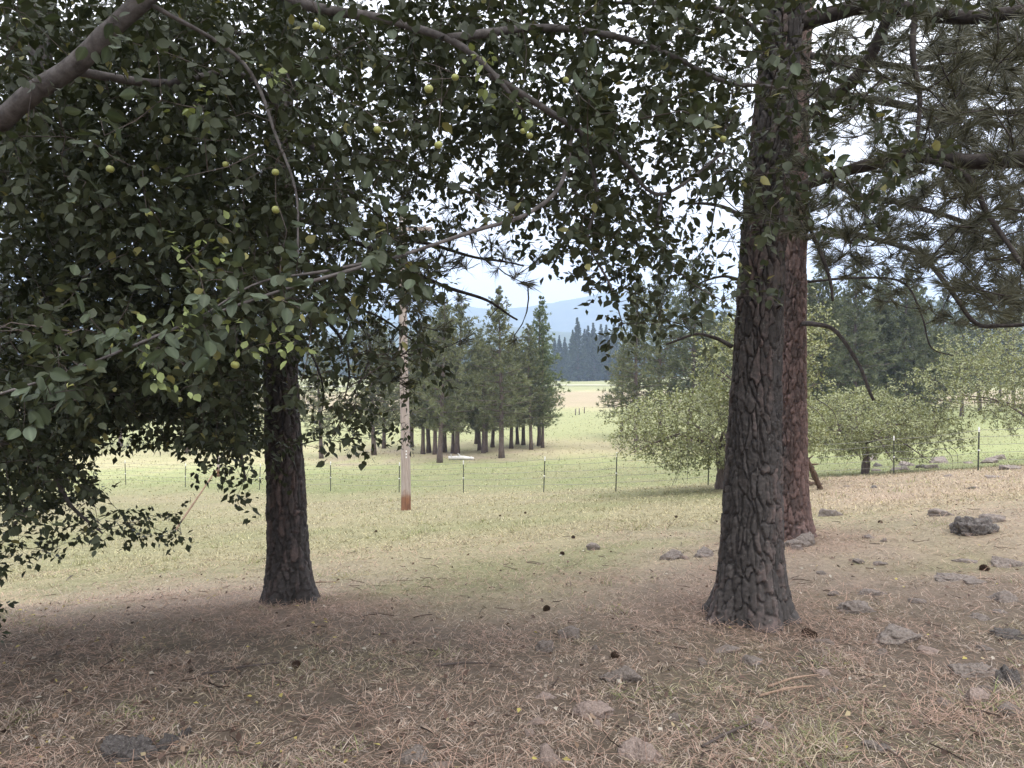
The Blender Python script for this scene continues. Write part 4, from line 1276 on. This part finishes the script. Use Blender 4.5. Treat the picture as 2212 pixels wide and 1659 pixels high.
RK = [  # x, y (foot), width in the photograph, height/width, colour, tag
    (1801, 1118, 47, .45, 'grey', 'knoll'), (2108, 1160, 110, .42, 'dark', 'big'), (2150, 1128, 44, .5, 'grey', 'bigside'), (1741, 1182, 60, .5, 'grey', 'redpine'), (1722, 1190, 34, .45, 'grey', 'redpine'),
    (1528, 1205, 42, .55, 'grey', 'gap'), (1481, 1211, 16, .5, 'pink', 'gap'), (1454, 1210, 50, .42, 'grey', 'gap'), (1875, 1163, 27, .4, 'grey', 'right'), (1908, 1172, 17, .5, 'grey', 'right'), (1898, 1222, 30, .4, 'grey', 'right'),
    (1778, 1243, 20, .4, 'grey', 'right'), (1855, 1325, 80, .38, 'grey', 'right'), (1948, 1388, 112, .26, 'grey', 'slab'), (1788, 1392, 37, .45, 'grey', 'right'), (1905, 1416, 33, .35, 'grey', 'right'), (2011, 1410, 40, .35, 'pink', 'pinkr'),
    (2181, 1222, 70, .36, 'grey', 'right'), (2065, 1254, 83, .14, 'grey', 'right'), (2178, 1304, 67, .3, 'grey', 'right'), (2121, 1337, 47, .3, 'grey', 'right'), (2171, 1380, 60, .45, 'dark', 'right2'),
    (2108, 1463, 85, .4, 'grey', 'right'), (2185, 1490, 66, .8, 'dark', 'lump'), (2135, 1496, 65, .3, 'grey', 'right'), (2115, 1525, 60, .5, 'pink', 'pinkr'), (2195, 1545, 55, .5, 'grey', 'right'),
    (1571, 1410, 50, .28, 'grey', 'foot'), (1621, 1436, 50, .3, 'grey', 'foot'), (1521, 1440, 27, .5, 'grey', 'foot'), (1715, 1449, 23, .4, 'grey', 'foot'), (1781, 1460, 33, .35, 'pink', 'pinkr'), (1651, 1575, 50, .4, 'pink', 'pinkf'),
    (1177, 1412, 45, .62, 'grey', 'pale'), (1234, 1382, 50, .42, 'grey', 'mid'), (1287, 1407, 17, .7, 'grey', 'mid'), (1344, 1474, 75, .42, 'grey', 'mid'), (1174, 1516, 43, .36, 'pink', 'pinkf'), (1284, 1556, 75, .38, 'pink', 'pinkf'), (1290, 1576, 30, .55, 'pink', 'pinkf'),
    (1157, 1572, 35, .42, 'pink', 'pinkf'), (1144, 1594, 24, .5, 'pink', 'pinkf'), (1190, 1660, 46, 1.0, 'pink', 'tall'), (1394, 1654, 88, .42, 'pink', 'pinkf'), (887, 1654, 66, .5, 'grey', 'low'), (957, 1662, 40, .4, 'pink', 'pinkf'), (1460, 1556, 27, .5, 'grey', 'mid'), (1284, 1190, 33, .4, 'grey', 'gap'),
    (283, 1640, 92, .62, 'dark', 'cluster'), (360, 1620, 44, .6, 'dark', 'cluster'), (395, 1598, 30, .5, 'dark', 'cluster'),
    (1881, 996, 26, .45, 'grey', 'knoll'), (1898, 1009, 23, .4, 'dark', 'knoll'), (1892, 1019, 25, .35, 'grey', 'knoll'), (1960, 1008, 32, .4, 'grey', 'knoll'), (1953, 1018, 36, .35, 'grey', 'knoll'), (1988, 1012, 21, .5, 'dark', 'knoll'), (2012, 1014, 28, .45, 'grey', 'knoll'),
    (2033, 1002, 34, .45, 'grey', 'knoll'), (2096, 1002, 24, .25, 'grey', 'knoll'), (2138, 1002, 36, .35, 'grey', 'knoll'), (2160, 994, 33, .4, 'grey', 'knoll'), (2185, 1016, 48, .35, 'grey', 'knoll'), (2153, 1033, 30, .2, 'grey', 'knoll'), (2106, 1057, 23, .3, 'dark', 'knoll'), (1889, 1056, 18, .45, 'dark', 'knoll'),
    (2037, 1118, 48, .3, 'grey', 'knoll'), (1830, 1052, 14, .4, 'grey', 'knoll'), (2050, 1030, 22, .3, 'grey', 'knoll')]
_rr = random.Random(5)
for _ in range(16):
    RK.append((_rr.uniform(1800, 2205), _rr.uniform(1190, 1640), _rr.uniform(18, 52), _rr.uniform(.16, .34), 'grey', 'right'))
RLAB = {'knoll': 'grey stone half buried on the dry knoll by the fence', 'big': 'big dark weathered boulder streaked with lichen on the dry grass', 'bigside': 'grey slab resting behind the big dark boulder',
        'redpine': 'light grey stone at the foot of the reddish pine', 'gap': 'grey stone in the litter between the two pine trunks and the open yard', 'right': 'flat grey stone sunk in the litter beside the thick pine',
        'slab': 'broad flat grey slab of rock level with the pine litter', 'right2': 'dark jagged stone among the flat grey stones', 'lump': 'tall dark craggy rock standing on a pale stone', 'foot': 'low grey stone just in front of the thick pine foot',
        'pinkr': 'pinkish stone lying among the grey ones beside the thick pine', 'pinkf': 'pale pinkish stone in the brown litter of the open foreground', 'pale': 'pale grey pointed stone in the middle of the litter', 'mid': 'grey stone lying in the middle of the brown litter',
        'tall': 'tan upright stone poking out of the litter', 'low': 'grey-green stone sunk deep in dry grass', 'cluster': 'dark broken rock in a small cluster under the apple boughs'}
RSPEC = {8: 'small grey stone between the reddish pine and the big dark boulder', 9: 'fist-sized grey stone in line with the big dark boulder', 10: 'small low stone downhill of the reddish pine, in bare litter',
         11: 'little grey stone in the litter close beside the two pine trunks', 12: 'grey hump of rock uphill of the broad flat slab', 14: 'squarish grey stone between the thick pine foot and the broad slab',
         15: 'small grey stone touching the lower edge of the broad slab', 17: 'low grey rock beside the fat round pine cone', 18: 'very flat dark-grey rock skin barely above the litter',
         22: 'large pale grey stone with a tall dark rock behind it', 44: 'grey-green stone sunk deep in dry grass', 42: 'tan upright stone poking out of the litter', 43: 'largest pinkish stone, broad and reddish, in the brown litter',
         38: 'wide pinkish stone with a smaller one leaning on it', 48: 'big dark broken rock, largest of a small cluster', 49: 'middle-sized dark broken rock of a small cluster', 50: 'smallest dark broken rock of a small cluster'}
ROCKS = []
for k, (px, py, w, fl, c, tg) in enumerate(RK):
    p = on_ground(px, py - w * fl * .12)
    wid = w / F * p[1]
    rx = wid / 2 / .93
    fz = max(.2, fl * 1.6)
    o = rock_mesh(300 + k, fz, 1.7 if c == 'dark' else 1.1, 5 if w > 58 else 4).build('rock', M_ROCK[c])
    o.location = (p[0], p[1] + rx * .25, ground_z(p[0], p[1])[0] - rx * fz * .14)
    o.scale = (rx, rx, rx); o.rotation_euler = (random.uniform(-.15, .15), random.uniform(-.15, .15), random.uniform(-.5, .5))
    ROCKS.append((p[0], p[1] + rx * .25, rx))
    single = sum(1 for r in RK if r[5] == tg) == 1
    lb = RLAB[tg]
    if tg == 'knoll' and c == 'dark': lb = 'dark stone half buried on the dry knoll by the fence'
    if k in RSPEC: lb, single = RSPEC[k], True
    tag(o, lb, 'rock', None if single else 'stones: ' + tg.replace('knoll', 'knoll by the fence').replace('pinkf', 'pinkish foreground').replace('pinkr', 'pinkish beside the pine').replace('redpine', 'by the reddish pine').replace('foot', 'thick pine foot').replace('right', 'beside the thick pine').replace('mid', 'middle of the litter').replace('gap', 'between pines and yard').replace('cluster', 'dark cluster'))

# ------------------------------------------------------------------ pine cones
def cone_mesh():
    mb = MB()
    n = 60
    for k in range(n):
        t = k / (n - 1); a = k * 2.39996
        z = t * 1.7 - .85; r = .62 * math.sin(math.pi * (.12 + .80 * t)) ** .8
        u = np.array([math.cos(a), math.sin(a), 0]); w = np.array([-math.sin(a), math.cos(a), 0]); up = np.array([0, 0, 1.0])
        c = u * r * .45 + up * z; tipp = u * (r + .28) + up * (z + .16)
        v = [c - w * .10, c + w * .10, tipp + w * .15 - up * .06, tipp - w * .15 - up * .06, tipp + u * .05 + up * .08, c + up * .18]
        mb.add(np.array(v), [(0, 3, 2), (0, 2, 1), (3, 4, 2), (2, 4, 5), (2, 5, 1), (3, 5, 4), (0, 5, 3)])
    v, t, q = tube(np.array([[0, 0, -.85], [0, 0, 0], [0, 0, .85]]), [.2, .34, .1], 8); mb.add(v, t, q)
    m = mb.mesh('pine_cone', False); m.materials.append(M_CONE); return m
CM = cone_mesh()
for k, (px, py) in enumerate([(1135, 1110), (1080, 1116), (1215, 1200), (812, 1150), (1238, 1164), (2125, 1232), (1330, 1424), (1743, 1376), (1756, 1378), (1460, 1120), (1902, 1130), (1180, 1320), (640, 1440)]):
    p = on_ground(px, py)
    o = bpy.data.objects.new('pine_cone', CM); col.objects.link(o)
    s = .034 if k not in (5, 7) else .048
    o.location = p + [0, 0, s * .5]; o.scale = (s, s, s); o.rotation_euler = (random.uniform(1.2, 1.9), random.random(), random.random() * 6)
    lb = 'dark fallen pine cone lying on the dry grass'
    gp = 'pine cones on the ground'
    if k == 5: lb, gp = 'fat round dark pine cone lying near the big dark boulder', None
    elif k in (7, 8): lb, gp = 'dark pine cone lying against the foot of the thick pine', 'pine cones at the pine foot'
    tag(o, lb, 'pine cone', gp)

# ------------------------------------------------------------------ grass and litter
def blades(N, d0, d1, umax, hgt, wid, elev, cmix, seed, segs=3, soil=False):
    rg = np.random.default_rng(seed)
    d = d0 * (d1 / d0) ** rg.random(N)
    x = d * rg.uniform(-umax, umax, N)
    y = d
    keep = np.ones(N, bool)
    for rx_, ry_, rr_ in ROCKS:
        keep &= ((x - rx_) ** 2 + ((y - ry_) * 1.2) ** 2) > (rr_ * .46) ** 2
    for tx, ty in PINES:
        keep &= np.hypot(x - tx, y - ty) > .24
    clump = n2(x, y, .16, 77, 2)
    keep &= rg.random(N) < (.52 + 1.5 * clump).clip(.08, 1)
    x, y, d = x[keep], y[keep], d[keep]; N = len(x)
    z = ground_z(x, y)
    cl, near = ground_mix(x, y)
    tall = sstep(.18, .45, n2(x, y, .7, 83, 2)) * (.4 + .6 * sstep(-.1, .3, clump[keep] if len(clump) != N else clump))
    H = hgt[0] + (hgt[1] - hgt[0]) * rg.random(N) ** 1.6
    H = H * (.8 + .7 * tall)
    az = rg.random(N) * 6.283
    el = elev[0] + (elev[1] - elev[0]) * rg.random(N) ** 1.3
    el = el + .35 * tall
    w = wid * (.6 + .8 * rg.random(N)) * np.maximum(1, d / 7.0)
    h = np.stack([np.cos(az), np.sin(az), np.zeros(N)], 1); up = np.array([0, 0, 1.0])
    a1 = h * np.cos(el)[:, None] + up * np.sin(el)[:, None]
    el2 = el - rg.uniform(.05, .75, N)
    a2 = h * np.cos(el2)[:, None] + up * np.sin(el2)[:, None]
    sd_ = np.stack([-np.sin(az), np.cos(az), np.zeros(N)], 1)
    roll = rg.normal(size=N) * .8
    sd_ = unit(sd_ + np.cross(a1, sd_) * roll[:, None])
    b = np.stack([x, y, z - .004], 1)
    m = b + a1 * (H * .55)[:, None]
    tp = m + a2 * (H * .45)[:, None]
    tp[:, 2] = np.maximum(tp[:, 2], z + .004)
    pick = rg.random(N)[:, None]
    tone = .42 + 1.0 * rg.random(N)[:, None]
    c = cl * tone
    c = np.where(pick < cmix[0], (STRAW + (np.array([.43, .355, .29]) - STRAW) * near[:, None]) * tone, c)
    c = np.where((pick > 1 - cmix[1]) & (tall[:, None] > .25), GREEN * (0.8 + .6 * rg.random(N)[:, None]), c)
    c = np.where((pick > .30) & (pick < .30 + .10 * near[:, None]), RED * tone, c)
    c = np.where((pick > .45) & (pick < .45 + .12 * near[:, None]), np.array([.40, .34, .29]) * tone, c)
    if segs == 3:
        v = np.stack([b - sd_ * w[:, None] * .5, b + sd_ * w[:, None] * .5, m - sd_ * w[:, None] * .42, m + sd_ * w[:, None] * .42, tp], 1)
        t = np.array([[0, 1, 3], [0, 3, 2], [2, 3, 4]])
    else:
        v = np.stack([b - sd_ * w[:, None] * .5, b + sd_ * w[:, None] * .5, tp], 1)
        t = np.array([[0, 1, 2]])
    k = v.shape[1]
    tt = t[None] + (np.arange(N) * k)[:, None, None]
    return v.reshape(-1, 3), tt.reshape(-1, 3), np.repeat(c.clip(.01, .75), k, 0)
mb = MB()
for args in [(360000, 2.2, 15.0, .86, (.04, .125), .0038, (.02, .8), (.24, .20), 901, 3),
             (170000, 12.0, 46.0, .86, (.06, .14), .0080, (.3, 1.3), (.20, .25), 902, 1),
             (60000, 42.0, 130.0, .80, (.10, .22), .0070, (.5, 1.4), (.15, .2), 903, 1)]:
    v, t, c = blades(*args); mb.add(v, t, c=c)
tag(mb.build('grass', M_GRASS, None), 'short dry grass and matted straw covering the slope', kind='stuff')

def litter():
    rg = np.random.default_rng(33)
    mb = MB()
    # fallen pine needles, flat on the ground, thickest round the pines
    N = 60000
    d = 2.2 * (13 / 2.2) ** rg.random(N); x = d * rg.uniform(-.86, .86, N); y = d
    dens = sstep(-.1, .5, n2(x, y, .8, 61, 2)) * .8
    for tx, ty in PINES: dens = np.maximum(dens, 1 - sstep(.3, 1.9, np.hypot(x - tx, y - ty)))
    kp = rg.random(N) < .18 + .8 * dens
    x, y = x[kp], y[kp]; N = len(x)
    z = ground_z(x, y) + rg.uniform(.008, .045, N)
    az = rg.random(N) * 6.283; L = rg.uniform(.07, .16, N)
    a = np.stack([np.cos(az), np.sin(az), rg.normal(size=N) * .22], 1); s = np.stack([-np.sin(az), np.cos(az), np.zeros(N)], 1)
    b = np.stack([x, y, z], 1); w = (.0028 * np.maximum(1, y / 6))[:, None]
    v = np.stack([b - s * w * .5, b + s * w * .5, b + a * L[:, None] + s * w * .4, b + a * L[:, None] - s * w * .4], 1)
    c = RED[None] * rg.uniform(.7, 1.5, N)[:, None] + np.array([.05, .04, .03])[None] * rg.random(N)[:, None]
    mb.add(v.reshape(-1, 3), quads=np.arange(N * 4).reshape(-1, 4), c=np.repeat(c, 4, 0))
    # small dropped leaves and chips, pale and yellow
    N = 2200
    d = 2.4 * (15 / 2.4) ** rg.random(N); x = d * rg.uniform(-.86, .86, N); y = d
    kp = rg.random(N) < np.where(x < -.2 * y, .9, .25)
    x, y = x[kp], y[kp]; N = len(x)
    p = np.stack([x, y, ground_z(x, y) + rg.uniform(.012, .05, N)], 1)
    v, t = leaf_batch(p, unit(np.stack([rg.normal(size=N), rg.normal(size=N), rg.normal(size=N) * .25], 1)), unit(np.array([0, 0, 1.0]) + .35 * rg.normal(size=(N, 3))), rg.uniform(.022, .05, N))
    pal = np.array([[.46, .42, .35], [.40, .33, .20], [.42, .36, .12], [.22, .15, .10], [.30, .22, .16]])
    mb.add(v, t, c=np.repeat(pal[rg.integers(0, 5, N)], len(LEAF_V), 0))
    # broken twigs and dark bark chips
    N = 420
    d = 2.4 * (13 / 2.4) ** rg.random(N); x = d * rg.uniform(-.86, .86, N); y = d
    az = rg.random(N) * 6.283; L = rg.uniform(.05, .20, N)
    a = np.stack([np.cos(az), np.sin(az), rg.normal(size=N) * .06], 1)
    b = np.stack([x, y, ground_z(x, y) + rg.uniform(.015, .04, N)], 1)
    ts = np.array([-.5, 0, .5])[None, :, None]
    P = b[:, None] + a[:, None] * L[:, None, None] * ts + rg.normal(size=(N, 3, 3)) * .006
    v, q = batch_tubes(P, rg.uniform(.002, .0055, N)[:, None] * np.array([1.1, 1, .6])[None], 4)
    mb.add(v, quads=q, c=np.repeat(np.array([[.075, .055, .045]]) * rg.uniform(.5, 2.4, N)[:, None], 12, 0))
    N = 1800
    d = 2.4 * (13 / 2.4) ** rg.random(N); x = d * rg.uniform(-.86, .86, N); y = d
    p = np.stack([x, y, ground_z(x, y) + rg.uniform(.008, .035, N)], 1)
    v, t = leaf_batch(p, unit(np.stack([rg.normal(size=N), rg.normal(size=N), rg.normal(size=N) * .3], 1)), unit(np.array([0, 0, 1.0]) + .5 * rg.normal(size=(N, 3))), rg.uniform(.015, .055, N))
    mb.add(v, t, c=np.repeat(np.array([[.085, .058, .046]]) * rg.uniform(.4, 2.0, N)[:, None], len(LEAF_V), 0))
    tag(mb.build('leaf_litter', M_GRASS, None), 'reddish fallen pine needles and dropped leaves on the ground', kind='stuff')
litter()

# ------------------------------------------------------------------ haze
v = np.array([[x, y, z] for x in (-3900, 3900) for y in (-310, 3900) for z in (-40, 420)], float)
ho = MB().add(v, quads=[(0, 1, 3, 2), (4, 6, 7, 5), (0, 4, 5, 1), (2, 3, 7, 6), (0, 2, 6, 4), (1, 5, 7, 3)])
def haze_build(nt, out):
    p = nd(nt, 'ShaderNodeVolumePrincipled')
    p.inputs['Color'].default_value = (0.56, 0.71, 1.0, 1)
    p.inputs['Density'].default_value = 0.00038
    p.inputs['Anisotropy'].default_value = 0.1
    nt.links.new(p.outputs[0], out.inputs['Volume'])
tag(ho.build('haze', mat('haze_air', haze_build), None, False), 'thin bluish summer haze over the valley', kind='stuff')
bpy.context.view_layer.update()
_t = 0
for m in bpy.data.meshes:
    a_ = np.empty(len(m.polygons), np.int32); m.polygons.foreach_get('loop_total', a_); _t += int((a_ - 2).sum())
print('tris', _t)
